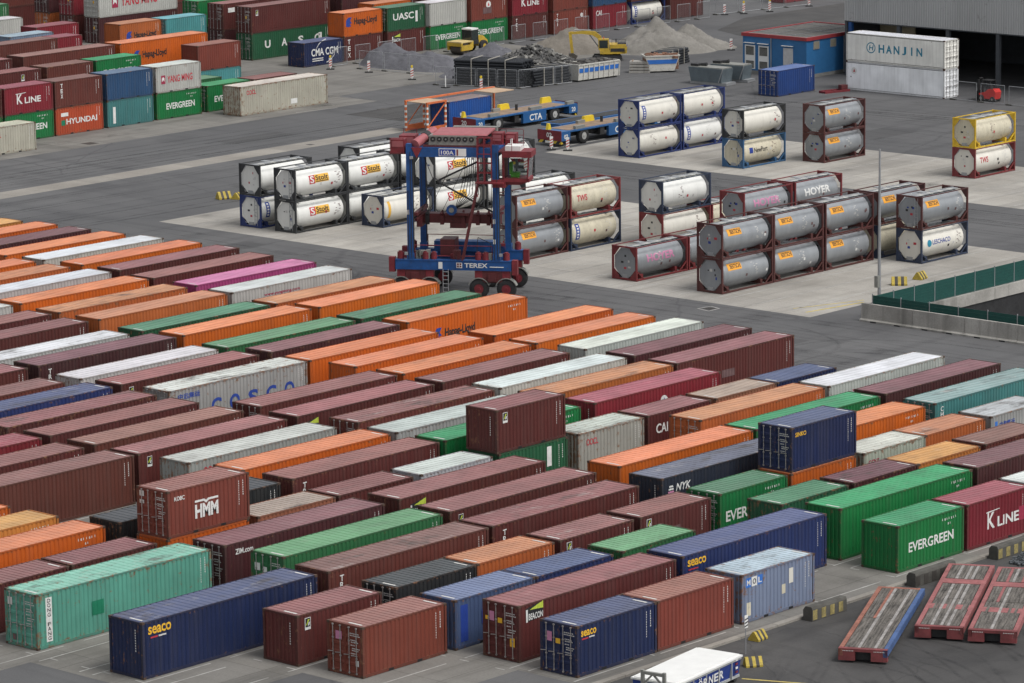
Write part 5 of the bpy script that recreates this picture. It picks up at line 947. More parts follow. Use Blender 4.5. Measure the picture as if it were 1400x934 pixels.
# ---- long orange frame holding the blue container
r = empty('container_cradle', (273.7, 258.0, 0.004)); tag(r, 'long orange steel frame standing round a royal blue container', 'cradle'); L, Wd = 12.6, 2.95
for X in (0.08, 2.6, L-0.08):
    for yy in ((0.08, Wd-0.08) if X < 5 else (Wd-0.08,)):
        mb = MB(); mb.box(X-0.08, X+0.08, yy-0.08, yy+0.08, 0, 2.78); po = mb.build('post', CORNG, r)
        if X < 3: mb = MB(); [mb.box(X-0.087, X+0.087, yy-0.087, yy+0.087, 0.3+i*0.5, 0.5+i*0.5) for i in range(5)]; mb.build('stripe', CLEANW, po)
for yy in (0.08, Wd-0.08): mb = MB(); mb.box(0.0, L if yy > 1 else 2.75, yy-0.1, yy+0.1, 2.781, 2.95); mb.build('top_rail', CORNG, r); mb = MB(); mb.box(0.17, 2.5, yy-0.07, yy+0.07, 0.05, 0.6); mb.bar((0.2, yy, 0.6), (2.5, yy, 2.6), 0.08); mb.build('side_plate', CORNG, r)
mb = MB(); mb.box(0.2, 3.0, 0.2, Wd-0.2, 2.8, 2.86); mb.build('top_plate', DP_ := mat('dusty_plate', (0.42, 0.30, 0.20), 0.7, var=0.15), r); mb = MB(); mb.box(9.6, L-0.1, 0.2, Wd-0.2, 2.8, 2.86); mb.build('top_plate', DP_, r)

# ---- roll trailers
def roll_trailer(x, y, ang, label, frame, side, stripes, seed, L=12.3):
    r = empty('roll_trailer', (x, y, 0.004), radians(ang)); tag(r, label, 'trailer', 'flat roll trailers parked on the forecourt'); Wd = 2.45; rr = random.Random(seed)
    mb = MB(); mb.box(0, L, 0, 0.22, 0.36, 0.72, 1); mb.box(0, L, Wd-0.22, Wd, 0.36, 0.72); mb.box(L-0.25, L, 0.22, Wd-0.22, 0.30, 0.72); [mb.box(xx, xx+0.9, 0.22, Wd-0.22, 0.55, 0.725) for xx in ([3.6, 8.8] if L > 12.4 else [])]; mb.build('frame', [frame, side], r)
    mb = MB(); mb.box(0, 0.3, 0.0, 0.82, 0.12, 0.73); mb.box(0, 0.3, Wd-0.82, Wd, 0.12, 0.73); mb.box(0, 0.3, 0.82, Wd-0.82, 0.58, 0.73); mb.box(0.3, 1.6, 0.3, 0.8, 0.3, 0.6, 1); mb.box(0.31, 0.5, 0.5, Wd-0.5, 0.1, 0.58, 1); mb.build('nose', [mat('nose_red', (0.17, 0.04, 0.042), 0.65, var=0.3, dirt=0.4, dirtcol=(0.1, 0.05, 0.04, 1)), BLK], r)
    mb = MB(); [mb.box(-0.008, 0.0, y0+i*0.08, y0+i*0.08+0.05, 0.6, 0.64) for y0 in (0.15, Wd-0.75) for i in range(7)]; mb.build('marking', MARKW, r)
    sec = [(0.35, 5.6), (5.65, 8.7), (9.8, L-0.3)] if L > 12.4 else [(0.35, 6.0), (6.04, L-0.3)]
    for a, b in sec:
        mb = MB(); n = 12; p = (Wd-0.5)/n
        for i in range(n):
            z = 0.715+rr.uniform(0, 0.02); y0 = 0.25+i*p; k = 1 if i in stripes else 2 if (i in (3, 8) and frame is not DRED and rr.random() < .4) else 0; mb.box(a, b, y0+0.008, y0+p-0.008, 0.62, z, k)
        o = mb.build('deck_boards', [WOOD, mat('bleached_board', (0.26, 0.245, 0.235), 0.85, var=0.35, scale=2, dirt=0.4, dirtcol=(0.1, 0.09, 0.08, 1)), frame], r); o['kind'] = 'stuff'
    for X in (L-1.5, L-2.7): mb = MB(); mb.cyl((X, 0.25, 0.24), (X, Wd-0.25, 0.24), 0.235, 12); mb.build('axle_wheels', RUBBER, r)
RUSTR = mat('rusty_orange_paint', (0.26, 0.105, 0.075), 0.7, var=0.3, dirt=0.55, dirtcol=(0.12, 0.05, 0.03, 1)); TRED = mat('trailer_red', (0.27, 0.095, 0.095), 0.7, var=0.25, dirt=0.45, dirtcol=(0.13, 0.06, 0.05, 1)); TBL = mat('trailer_blue', (0.05, 0.095, 0.22), 0.65, var=0.2, dirt=0.3)
roll_trailer(153.85, 114.5, 27.6, 'flat timber-decked roll trailer with rusty frame and one blue side', RUSTR, TBL, (2, 7), 1)
roll_trailer(159.65, 114.1, 28.2, 'red timber-decked roll trailer between two others', TRED, TRED, (3, 5, 8), 2, 12.9); roll_trailer(160.75, 111.6, 28.4, 'red timber-decked roll trailer on the far side of another red one', TRED, TRED, (6,), 3, 12.9)
# ---- white covered roll-off skip with blue side
r = empty('covered_skip', (141.2, 117.45, 0.004), radians(8.5)); tag(r, 'white-topped covered skip with a blue lettered side', 'skip'); L, Wd = 6.0, 2.5
mb = MB(); mb.prism([(0.15, 0.25), (Wd-0.15, 0.25), (Wd, 1.2), (0.0, 1.2)], 'x', 0, L); mb.build('body', mat('skip_blue', (0.02, 0.045, 0.22), 0.5, var=0.1), r); mb = MB(); mb.box(-0.06, L+0.06, -0.06, Wd+0.06, 1.2, 1.29); mb.box(0.0, L, 0.1, Wd-0.1, 1.29, 1.33); mb.build('lid', CLEANW, r)
mb = MB(); mb.box(-0.02, L+.02, -0.02, 0.02, 1.1, 1.17); [mb.box(x, x+0.06, -0.01, 0.12, 0.25, 1.1) for x in (0.3, 1.5, 2.7, 3.9, 5.1)]; mb.box(-.02, L, 0.08, 0.14, 0.2, 0.32); mb.build('rib', mat('skip_trim', (0.35, 0.36, 0.36), 0.5), r)
for i, ch in enumerate('DÖRNER'.replace('Ö', 'O')): face_text(r, ch, (1.4+i*0.5, -0.03+0.02, 0.55), (1, 0, 0), (0, -0.06, 1), 0.4, 0.42, CLEANW)
mb = MB(); [mb.cyl((2.02+q, -0.04, 1.02), (2.02+q, -0.02, 1.02), 0.035, 8) for q in (0, 0.16)]; mb.build('lettering', CLEANW, r)
mb = MB(); mb.box(-0.55, -0.4, 0.35, 0.5, 0.2, 1.9); mb.box(-0.55, -0.4, 1.55, 1.7, 0.2, 1.9); mb.box(-0.55, -0.4, 0.5, 1.55, 1.7, 1.85); mb.bar((-0.48, 0.45, 1.2), (-0.48, 1.05, 1.75), 0.08); mb.bar((-0.48, 1.6, 1.2), (-0.48, 1.05, 1.75), 0.08); mb.box(-0.8, 0.0, 0.3, 1.8, 1.0, 1.15); mb.box(-0.4, 0.0, 0.3, 1.8, 0.1, 0.3); mb.build('hook_frame', GREYM, r)
mb = MB(); [mb.box(L-0.55, L-0.35, -0.03, 0.0, 0.5+i*0.2, 0.6+i*0.2, i % 2) for i in range(4)]; mb.build('reflector', [SRED, CLEANW], r); mb = MB(); [mb.cyl((X, 0.1, 0.16), (X, 0.4, 0.16), 0.155, 12) for X in (0.4, L-0.4)]; [mb.cyl((X, Wd-0.4, 0.16), (X, Wd-0.1, 0.16), 0.155, 12) for X in (0.4, L-0.4)]; mb.build('roller_wheel', BLK, r)

# ---- striped barrier blocks, sign, lamp post
STRY = mat('block_yellow', (0.40, 0.30, 0.045), 0.7, var=0.25, scale=3, dirt=0.5, dirtcol=(0.2, 0.17, 0.08, 1)); STRB = mat('block_black', (0.05, 0.045, 0.04), 0.7, var=0.3); MOSS = mat('weathered_block', (0.075, 0.072, 0.064), 0.85, var=0.3, dirt=0.3)
def block(x, y, ang, label, s=1.0, L=1.15, g='striped wedge-shaped concrete blocks'):
    r = empty('barrier_block', (x, y, 0.012), radians(ang)); tag(r, label, 'block', g); n = 5
    for i in range(n):
        mb = MB(); a, b = i*L*s/n, (i+1)*L*s/n; mb.prism([(0, 0), (0.85*s, 0), (0.85*s, 0.12*s), (0.5*s, 0.62*s), (0.35*s, 0.62*s), (0, 0.12*s)], 'x', a, b); mb.build('stripe', STRY if i % 2 == 0 else STRB, r)
block(153.1, 122.0, 5, 'striped wedge block on the forecourt beside the kerb', 0.75); block(149.0, 119.5, -35, 'striped wedge block at the corner of the covered skip', 0.75)
block(236.8, 176.0, -50, 'bright striped wedge block on the tank pad nearer the lamp post'); block(240.0, 175.6, 10, 'dull striped wedge block on the tank pad nearer the white tank', 0.9); block(234.2, 245.3, -20, 'striped wedge block by the road at the pad edge'); block(235.3, 244.0, 20, 'second striped wedge block by the road at the pad edge', 0.9)
def barrier(x, y, L, label, dark=False):
    r = empty('concrete_barrier', (x, y, 0.012)); tag(r, label, 'barrier', 'weathered striped barriers along the kerb'); mb = MB(); mb.prism([(0, 0), (0.6, 0), (0.6, 0.55), (0.45, 0.75), (0.05, 0.75), (0.0, 0.62)], 'x', 0, L); mb.build('block', MOSS, r); n = int(L/0.34)
    for i in range(0, n, 2): mb = MB(); mb.box(i*L/n+0.05, (i+1)*L/n+0.05, -0.012, 0.0, 0.06, 0.58); mb.build('stripe', STRB if dark else mat('faded_yellow_stripe', (0.27, 0.22, 0.08), 0.8, var=0.35, scale=4, dirt=0.6, dirtcol=(0.12, 0.11, 0.09, 1)), r)
barrier(157.9, 122.3, 2.9, 'weathered barrier with yellow stripes by the pale blue-grey container'); barrier(166.8, 122.3, 3.6, 'weathered barrier with black stripes beside a rusty roll trailer', True); barrier(174.3, 122.3, 3.3, 'weathered barrier by the crimson container')
r = empty('sign_post', (151.0, 121.15, 0.004)); tag(r, 'thin post with a small striped sign on the forecourt', 'sign'); mb = MB(); mb.cyl((0, 0, 0), (0, 0, 2.0), 0.025, 8); mb.build('post', STEEL, r); mb = MB(); mb.box(-0.13, 0.13, -0.05, -0.03, 1.35, 2.0); sg = mb.build('plate', CLEANW, r); mb = MB(); [mb.quad((-0.13, -0.053, 1.4+i*0.17), (0.13, -0.053, 1.46+i*0.17), (0.13, -0.053, 1.53+i*0.17), (-0.13, -0.053, 1.47+i*0.17)) for i in range(3)]; mb.build('stripe', L_BLK, sg)
mb = MB(); rr = random.Random(3)
for i in range(420):
    a = rr.uniform(0, 2*pi); q = sqrt(rr.random()); x, y = 1.25*q*cos(a), 0.8*q*sin(a); z = 0.05+0.42*(1-q*q)*rr.random(); b = rr.uniform(0, 2*pi); mb.cyl((x, y, z), (x+0.22*cos(b), y+0.22*sin(b), z+rr.uniform(-.08, .08)), 0.04, 5)
o = mb.build('links', mat('chain_steel', (0.13, 0.14, 0.15), 0.5, 0.5, 0.3), (r := empty('chain_heap', (175.3, 120.9, 0.01)))); o['kind'] = 'stuff'; tag(r, 'heap of grey lashing chains beside the barrier', 'chain heap')
r = empty('lamp_post', (230.3, 172.3, 0.004)); tag(r, 'tall thin grey post beside the green fence', 'post'); mb = MB(); mb.cyl((0, 0, 0), (0, 0, 11.4), 0.13, 10, 0, 0.07); mb.build('pole', STEEL, r); mb = MB(); mb.box(-0.4, -0.12, -0.15, 0.15, 1.3, 2.15); mb.build('switch_box', GREYM, r)

# ---- concrete wall and green fence round the ramp
r = empty('concrete_wall', (224.7, 169.6, 0.0)); tag(r, 'low stained precast concrete wall in front of the green fence', 'wall')
for i in range(8):
    y1 = -i*4.5; y0 = y1-4.47; mb = MB(); mb.prism([(-0.35, 0.004), (0.3, 0.004), (0.3, 0.15), (0.13, 0.2), (0.1, 1.28), (-0.1, 1.28), (-0.13, 0.2), (-0.35, 0.12)], 'y', y0, y1); p_ = mb.build('wall_panel', WALLC, r); mb = MB(); [mb.box(-0.36, -0.3, yy, yy+0.5, 0.006, 0.09) for yy in (y0+0.9, y0+3.0)]; mb.build('lift_slot', HOLLOW_SHADE, p_)  # black blocks on the foot paint the shade in the lifting slots
GFEN = mat('green_slats', (0.008, 0.062, 0.052), 0.6, var=0.15, scale=3)
def slat_fence(x, y, ang, n, h, label, pw=2.5):
    r = empty('slat_fence', (x, y, 0.02), radians(ang)); tag(r, label, 'fence', 'green slat fences round the ramp')
    for i in range(n+1): mb = MB(); mb.cyl((i*pw, 0, 0), (i*pw, 0, h+0.15), 0.045, 8); mb.build('post', STEEL, r)
    ns = 7
    for i in range(n):
        for j in range(ns):
            mb = MB(); z = 0.06+j*h/ns; mb.box(i*pw+0.05, (i+1)*pw-0.05, -0.03, -0.012+0.006*(j % 2), z, z+h/ns-0.006); mb.build('slat', GFEN, r)
slat_fence(226.1, 169.75, 0, 14, 1.45, 'green slat fence on the far edge of the ramp'); slat_fence(225.72, 169.45, -90, 12, 1.62, 'green slat fence close behind the concrete wall')

# ---- blue workshop
WB = mat('workshop_blue', (0.028, 0.13, 0.30), 0.55, var=0.08); WR = mat('parapet_red', (0.30, 0.04, 0.045), 0.5, var=0.1); RGR = mat('gravel_roof', (0.13, 0.125, 0.115), 0.9, var=0.2, scale=4)
r = empty('workshop', (326.4, 253.7, 0.0)); tag(r, 'low blue workshop with red parapet and louvred white doors', 'building'); X1, Y1 = 12.0, 8.4
mb = MB(); mb.box(0, X1, 0, Y1, 0, 4.0); wl_ = mb.build('wall', WB, r); mb = MB(); mb.box(-0.004, X1, -0.004, Y1+.004, 0.0, 0.35); mb.build('plinth', mat('plinth_grey', (0.2, 0.2, 0.19), 0.8), r)
mb = MB(); mb.box(-0.12, X1+0.12, -0.12, 0.1, 3.9, 4.25); mb.box(-0.12, X1+0.12, Y1-0.1, Y1+0.12, 3.9, 4.25); mb.box(-0.12, 0.1, 0.1, Y1-0.1, 3.9, 4.25); mb.box(X1-.1, X1+0.12, 0.1, Y1-0.1, 3.9, 4.25); mb.build('parapet', WR, r); mb = MB(); mb.box(0.1, X1-0.1, 0.1, Y1-0.1, 4.0, 4.16); rf = mb.build('roof', RGR, r)
mb = MB(); [mb.bar((0.3, 0.4+i*2.5, 4.19), (X1-0.3, 0.4+i*2.5, 4.19), 0.06, 0.04) for i in range(4)]; [mb.bar((2+i*4, 0.3, 4.19), (2+i*4, Y1-0.3, 4.19), 0.06, 0.04) for i in range(3)]; mb.build('lightning_wire', STEEL, rf)
for y0, y1 in ((6.75, 8.1), (4.95, 6.3)):
    mb = MB(); mb.box(-0.05, 0, y0, y1, 0.5, 3.0); d = mb.build('door', CLEANW, r)
    for z0, z1 in ((0.6, 1.35), (1.95, 2.85)): mb = MB(); mb.box(-0.055, -0.05, y0+0.15, y1-0.15, z0, z1, 1); [mb.box(-0.07, -0.055, y0+0.15, y1-0.15, z0+i*0.12, z0+i*0.12+0.06) for i in range(int((z1-z0)/0.12))]; mb.build('louvre', [GREYM, BLK], d)
    mb = MB(); mb.box(-0.3, 0, y0, y1, 3.2, 3.26); mb.build('canopy', CLEANW, r)
mb = MB(); mb.box(-0.05, 0, 1.75, 3.0, 0.3, 3.0); d = mb.build('door', mat('door_grey', (0.5, 0.5, 0.5), 0.5), r); mb = MB(); mb.box(-0.09, -0.05, 1.85, 1.95, 1.4, 1.46); mb.build('handle', BLK, d); mb = MB(); mb.box(-0.3, 0, 1.7, 3.1, 3.2, 3.26); mb.build('canopy', CLEANW, r)
for x0 in (1.15, 4.0): mb = MB(); mb.box(x0, x0+1.0, -0.05, 0.0, 2.9, 3.75); w_ = mb.build('window', STEEL, r); mb = MB(); mb.box(x0+0.08, x0+0.92, -0.06, -0.05, 2.98, 3.67); mb.build('pane', mat('blinded_pane', (0.25, 0.23, 0.18), 0.4), w_)
for x0, y0 in ((-0.08, 4.6), (6.3, -0.08)): mb = MB(); mb.cyl((x0, y0, 0.1), (x0, y0, 3.9), 0.05, 8); mb.build('downpipe', STEEL, r)

# ---- hall
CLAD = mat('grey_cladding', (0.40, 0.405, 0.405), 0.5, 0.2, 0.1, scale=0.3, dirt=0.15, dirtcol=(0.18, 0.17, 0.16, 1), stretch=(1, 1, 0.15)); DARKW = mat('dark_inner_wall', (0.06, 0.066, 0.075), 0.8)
r = empty('storage_hall', (331.0, 252.3, 0.0)); tag(r, 'large hall with grey corrugated cladding above an open dark front', 'building'); HY = 90
mb = MB(); n = 300; p = HY/n
for i in range(n):
    y = -i*p; D = [(0, 0.0), (0.3, 0.0), (0.45, 0.05), (0.85, 0.05), (1, 0.0)]
    for (a, d0), (b, d1) in zip(D, D[1:]): mb.quad((d0, y-a*p, 5.72), (d1, y-b*p, 5.72), (d1, y-b*p, 16), (d0, y-a*p, 16))
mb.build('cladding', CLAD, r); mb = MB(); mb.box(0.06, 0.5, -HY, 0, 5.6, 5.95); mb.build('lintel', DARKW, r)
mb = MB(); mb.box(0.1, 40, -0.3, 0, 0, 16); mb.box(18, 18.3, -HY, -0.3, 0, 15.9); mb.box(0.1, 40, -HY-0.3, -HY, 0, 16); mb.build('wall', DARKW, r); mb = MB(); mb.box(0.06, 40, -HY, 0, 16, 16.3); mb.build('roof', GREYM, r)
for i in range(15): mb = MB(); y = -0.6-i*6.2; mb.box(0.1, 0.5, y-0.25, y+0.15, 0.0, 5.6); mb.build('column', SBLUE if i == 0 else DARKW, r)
mb = MB(); mb.box(5.5, 5.7, -5.0, -0.5, 0.0, 5.6); mb.build('inner_panel', mat('beige_panel', (0.42, 0.36, 0.25), 0.7), r)
sh = empty('storage_rack', (339.0, 231.5, 0.004)); tag(sh, 'tall storage rack standing inside the dark hall', 'rack'); rr = random.Random(9)
for z in (0.3, 1.8, 3.3, 4.6): mb = MB(); mb.box(0, 1.2, -22, 0, z, z+0.1); s_ = mb.build('shelf', CORNG, sh); mb = MB(); [mb.box(0.1, 1.0, -22+i*1.1+0.05, -22+i*1.1+rr.uniform(.5, 1.0), z+0.1, z+0.1+rr.uniform(0.4, 1.1), rr.randrange(3)) for i in range(20)]; mb.build('goods', [WOODB, GREYM, DRED], s_)
mb = MB(); [mb.box(-0.05, 0.05, -22+i*2.75-.05, -22+i*2.75+.05, 0, 5.2) for i in range(9)]; mb.build('upright', SBLUE, sh)

# ---- forklift
r = empty('forklift', (323.6, 228.6, 0.004), radians(90)); tag(r, 'red forklift with a black mast beside the white containers', 'forklift'); FRED = mat('forklift_red', (0.55, 0.03, 0.025), 0.4, var=0.1)
mb = MB(); mb.prism([(-0.9, 0.3), (0.9, 0.3), (1.0, 0.8), (0.3, 0.95), (-0.1, 1.25), (-0.75, 1.3), (-1.0, 1.0)], 'y', -0.5, 0.5); mb.build('body', FRED, r)
mb = MB(); [mb.bar((x, y, z0), (x2, y, 2.1), 0.07) for x, x2, z0 in ((0.75, 0.55, 0.8), (-0.6, -0.3, 1.2)) for y in (-0.45, 0.45)]; mb.box(-0.4, 0.65, -0.5, 0.5, 2.08, 2.14); mb.build('overhead_guard', BLK, r)
mb = MB(); [mb.box(1.05, 1.2, y, y+0.12, 0.1, 2.3) for y in (-0.4, 0.28)]; mb.box(1.05, 1.2, -0.4, 0.4, 2.2, 2.3); mb.box(1.22, 1.35, -0.5, 0.5, 0.1, 1.0); mb.build('mast', BLK, r); mb = MB(); [mb.box(1.3, 2.4, y, y+0.14, 0.06, 0.11) for y in (-0.4, 0.26)]; mb.build('fork', BLK, r)
mb = MB(); mb.box(-0.1, 0.4, -0.25, 0.25, 0.95, 1.1); mb.box(-0.2, -0.08, -0.25, 0.25, 1.1, 1.6); mb.build('seat', BLK, r)
for x, rad in ((0.7, 0.34), (-0.65, 0.28)):
    for y in (-0.5, 0.5): wheel(r, (x, y, rad), rad, 0.22, GREYM)
r = empty('lifting_frame', (318.3, 245.0, 0.004), radians(-14)); tag(r, 'red lifting frame lying on the ground by the white containers', 'lifting frame'); mb = MB(); [mb.box(0, 3.2, y, y+0.14, 0.0, 0.22) for y in (0, 0.9)]; [mb.box(x, x+0.14, 0.14, 0.9, 0.02, 0.2) for x in (0, 1.5, 3.06)]; mb.build('frame', SRED, r); mb = MB(); mb.box(2.3, 3.1, 0.25, 0.8, 0.2, 0.65); mb.build('winch', DRED, r)

# ---- heaps of gravel and rubble
def heap(name, x, y, a, b, h, m, label, cat, ang=0, seed=0, rough=0.12, peaks=((0, 0, 1),), n=64, flat=1.0):
    mb = MB(); rr = random.Random(seed); vs = []; ph = [rr.uniform(0, 6.28) for _ in range(8)]
    def hz(u, v):
        q = max(k*max(0, 1-(sqrt((u-cx)**2+(v-cy)**2)/(0.95*k**0.5))**flat) for cx, cy, k in peaks)
        q *= max(0.0, 1-max(0.0, (u*u+v*v)-0.72)/0.28)
        f = mnoise.fractal(Vector((u*a*0.5+seed*9, v*b*0.5, 0)), 0.9, 2.1, 5); g = mnoise.fractal(Vector((u*a*2.2+seed, v*b*2.2, 3)), 0.8, 2.0, 3)
        return q*h*(1+0.10*sin(5*u+ph[0])*sin(4*v+ph[1])+0.22*f)+(0.10*g+rr.uniform(-rough, rough)*0.35 if q > 0.02 else 0)
    for j in range(n+1):
        for i in range(n+1):
            u, v = -1+2*i/n, -1+2*j/n; vs.append((u*a, v*b, max(0.0, hz(u, v))-0.02*(u*u+v*v)-0.01))
    mb.add(vs, [(j*(n+1)+i, j*(n+1)+i+1, (j+1)*(n+1)+i+1, (j+1)*(n+1)+i) for j in range(n) for i in range(n)])
    o = mb.build(name, m, None, loc=(x, y, 0.02), rz=radians(ang)); o.data.polygons.foreach_set('use_smooth', [rough < 0.15]*len(o.data.polygons)); tag(o, label, cat); return o
def gravel(name, lo, hi, s=6): return ground_mat(name, lo, hi, 0.5, s, 0.95, 0.8, None, tuple(v*0.6 for v in lo[:3])+(1,), 0.5)
GG = gravel('blue_grey_gravel', (0.075, 0.075, 0.085, 1), (0.14, 0.14, 0.155, 1)); GT = gravel('pale_sand_gravel', (0.145, 0.137, 0.123, 1), (0.24, 0.228, 0.208, 1)); GB = gravel('brown_gravel', (0.14, 0.125, 0.105, 1), (0.21, 0.19, 0.165, 1)); GD = gravel('dark_rubble', (0.05, 0.05, 0.05, 1), (0.13, 0.125, 0.12, 1), 3)
heap('gravel_pile', 309.3, 293.6, 7.0, 3.6, 2.3, GG, 'long low mound of blue-grey gravel behind the warning boards', 'gravel pile', -88, 1, 0.1, ((-0.45, 0, 1), (0.35, 0.05, 0.85), (0.0, 0, 0.8)))
heap('gravel_pile', 307.0, 284.2, 3.0, 2.4, 1.3, GG, 'small grey gravel mound beside the black pipes', 'gravel pile', 0, 2); heap('gravel_pile', 318.3, 290.0, 5.0, 3.2, 1.9, GG, 'grey gravel mound in front of the road roller', 'gravel pile', -60, 4)
heap('gravel_pile', 329.8, 289.0, 6.4, 4.2, 2.5, GB, 'brown gravel mound behind the excavator', 'gravel pile', -45, 5, 0.1, ((0, 0, 1), (0.4, .1, .7)))
heap('gravel_pile', 336.2, 281.2, 6.4, 5.2, 3.2, GT, 'large pale sand heap with a sharp peak', 'gravel pile', -48, 6, 0.1, ((-0.1, 0, 1.0), (0.12, -0.05, 0.75)), flat=1.05); heap('gravel_pile', 339.9, 279.9, 4.9, 4.0, 2.4, GT, 'lower pale sand heap leaning against the large one', 'gravel pile', -48, 7, 0.1, ((-0.1, 0, 1.0), (0.3, 0, 0.55)), flat=1.05)
rub = empty('rubble_pile', (317.2, 283.2, 0.02)); tag(rub, 'dark heap of broken asphalt slabs behind the black pipes', 'rubble pile'); h_ = heap('core', 0, 0, 5.2, 3.4, 2.3, GD, None, None, -45, 8, 0.3); h_.parent = rub; h_.location = (0, 0, 0)
for k in ('label', 'category'):
    if k in h_: del h_[k]
mb = MB(); rr = random.Random(11)
for i in range(520):
    a = rr.uniform(0, 2*pi); q = sqrt(rr.random())*0.95; u, v = q*cos(a), q*sin(a); z = 2.3*(1-q)*0.97; ca, sa = cos(radians(-45)), sin(radians(-45)); x, y = ca*u*5.0-sa*v*3.3, sa*u*5.0+ca*v*3.3
    R_ = Matrix.Translation((x, y, z+0.05)) @ Matrix.Rotation(rr.uniform(0, 6.28), 4, 'Z') @ Matrix.Rotation(rr.uniform(-0.9, 0.9), 4, 'X') @ Matrix.Rotation(rr.uniform(-0.6, 0.6), 4, 'Y'); s = rr.uniform(0.12, 0.48); mb.box(-s, s, -s*0.7, s*0.7, -0.07, 0.09, rr.choice((0, 0, 0, 1, 2)), R_)
o = mb.build('slab_chunks', [mat('asphalt_chunk', (0.10, 0.098, 0.095), 0.9, var=0.35), mat('pale_chunk', (0.2, 0.195, 0.18), 0.9), mat('dark_chunk', (0.06, 0.06, 0.06), 0.9)], rub); o['kind'] = 'stuff'
# ---- stacks of black pipes behind mesh fencing
PIPE = mat('black_pipe', (0.016, 0.018, 0.022), 0.5, var=0.2)
def pipes(x, y, ang, L, rows, cols, label, d=0.3, g='stacks of black pipes'):
    r = empty('pipe_stack', (x, y, 0.004), radians(ang)); tag(r, label, 'pipe stack', g); rr = random.Random(int(x*10)); mb = MB()
    for j in range(rows):
        for i in range(cols): e = rr.uniform(-0.25, 0.25); mb.cyl((e, d/2+i*d, d/2+j*d*0.97), (L+e, d/2+i*d, d/2+j*d*0.97), d/2*0.96, 10)
    o = mb.build('pipes', PIPE, r); o['kind'] = 'stuff'
    for k in range(1, 4): mb = MB(); xx = L*k/4; mb.box(xx, xx+0.08, -0.06, 0.0, 0.02, rows*d); mb.box(xx, xx+0.08, -0.06, cols*d+.06, rows*d, rows*d+0.07); mb.build('batten', mat('pale_batten', (0.36, 0.34, 0.30), 0.8), r)
pipes(301.3, 280.1, -71, 7.6, 9, 10, 'tall stack of black pipes beside the gravel mound'); pipes(304.6, 271.9, -2, 5.3, 6, 9, 'lower stack of black pipes next to the white roll-off skip'); pipes(324.6, 271.0, 12, 5.2, 6, 7, 'small stack of black pipes behind the tipping skip', 0.28)
# ---- fences of wire mesh, warning boards
def mesh_fence(pts, label, h=2.0, pw=3.4):
    r = empty('mesh_fence', (pts[0][0], pts[0][1], 0.004)); tag(r, label, 'fence', 'wire mesh site fences'); o0 = Vector((pts[0][0], pts[0][1], 0))
    for (ax, ay), (bx, by) in zip(pts, pts[1:]):
        a = Vector((ax, ay, 0))-o0; b = Vector((bx, by, 0))-o0; n = max(1, round((b-a).length/pw))
        for i in range(n):
            p, q = a.lerp(b, i/n), a.lerp(b, (i+1)/n-0.02); mb = MB(); U = Vector((0, 0, 1)); mb.tube([p+U*0.1, p+U*h, q+U*h, q+U*0.1, p+U*0.1], 0.028, 6); nw = 24
            for k in range(1, nw): c = p.lerp(q, k/nw); mb.bar(c+U*0.1, c+U*h, 0.008)
            mb.box(p.x-0.12, p.x+0.12, p.y-0.35, p.y+0.35, 0.0, 0.12, 1); mb.build('fence_panel', [STEEL, MOSS], r)
mesh_fence([(304.2, 300.6), (364, 296.2)], 'wire mesh fence in front of the long two-high container row'); mesh_fence([(299.9, 281.4), (302.9, 272.6), (309.5, 271.0)], 'wire mesh fence round the black pipe stacks', 1.9, 2.3); mesh_fence([(322.4, 232.2), (321.9, 205)], 'wire mesh fence in front of the open hall', 1.9); mesh_fence([(365.5, 297.6), (380, 295.0)], 'wire mesh fence by the single crimson container')
mesh_fence([(304.5, 296.8), (305.2, 286.5)], 'wire mesh fence in front of the blue-grey gravel')
BRD = [((302.4, 299.1), 'warning board by the navy container with white arcs', 1), ((303.0, 294.0), 'warning board at the end of the gravel mound', 0), ((301.4, 286.2), 'warning board with a lamp by the gravel mound', 1), ((299.4, 274.6), 'warning board with a lamp in front of the pipes', 1), ((366.2, 296.8), 'warning board by the far mesh fence', 0), ((368.3, 295.6), 'tall warning board by the far mesh fence', 1), ((371.7, 294.4), 'warning board beside the dark asphalt patch', 1), ((379.0, 294.2), 'warning board in front of the crimson container', 0), ((340.4, 275.0), 'tilted warning board at the foot of the sand heap', 0), ((273.0, 241.75), 'warning board in front of the vehicle numbered 02', 0), ((273.5, 240.2), 'warning board at the corner of the rear pad', 0)]
for (x, y), lab, lamp in BRD:
    r = empty('warning_board', (x, y, 0.012), radians(-48)); tag(r, 'red and white striped '+lab, 'warning board', 'striped warning boards'); mb = MB(); mb.box(-0.42, 0.42, -0.22, 0.22, 0, 0.1); mb.build('foot', BLK, r); mb = MB(); mb.box(-0.15, 0.15, -0.03, 0.03, 0.25, 1.25); mb.box(-0.04, 0.04, -0.025, 0.025, 0.1, 0.25); b = mb.build('board', CLEANW, r)
    mb = MB(); [mb.quad((-0.15, -0.034, 0.3+i*0.26), (0.15, -0.034, 0.44+i*0.26), (0.15, -0.034, 0.55+i*0.26), (-0.15, -0.034, 0.41+i*0.26)) for i in range(3)]; mb.build('stripe', mat('signal_red', (0.42, 0.06, 0.05), 0.5), b)
    if lamp: mb = MB(); mb.cyl((0, -0.05, 1.42), (0, 0.05, 1.42), 0.12, 12); mb.box(-0.08, 0.08, -0.06, 0.06, 1.25, 1.34); mb.build('lamp', CHOCK, r)
r = empty('marker_post', (299.0, 279.2, 0.01)); tag(r, 'plain white marker post standing on a dark foot', 'post'); mb = MB(); mb.cyl((0, 0, 0), (0, 0, 1.2), 0.06, 8); mb.build('post', CLEANW, r); mb = MB(); mb.box(-0.35, 0.35, -0.35, 0.35, 0, 0.08); mb.build('foot', BLK, r)
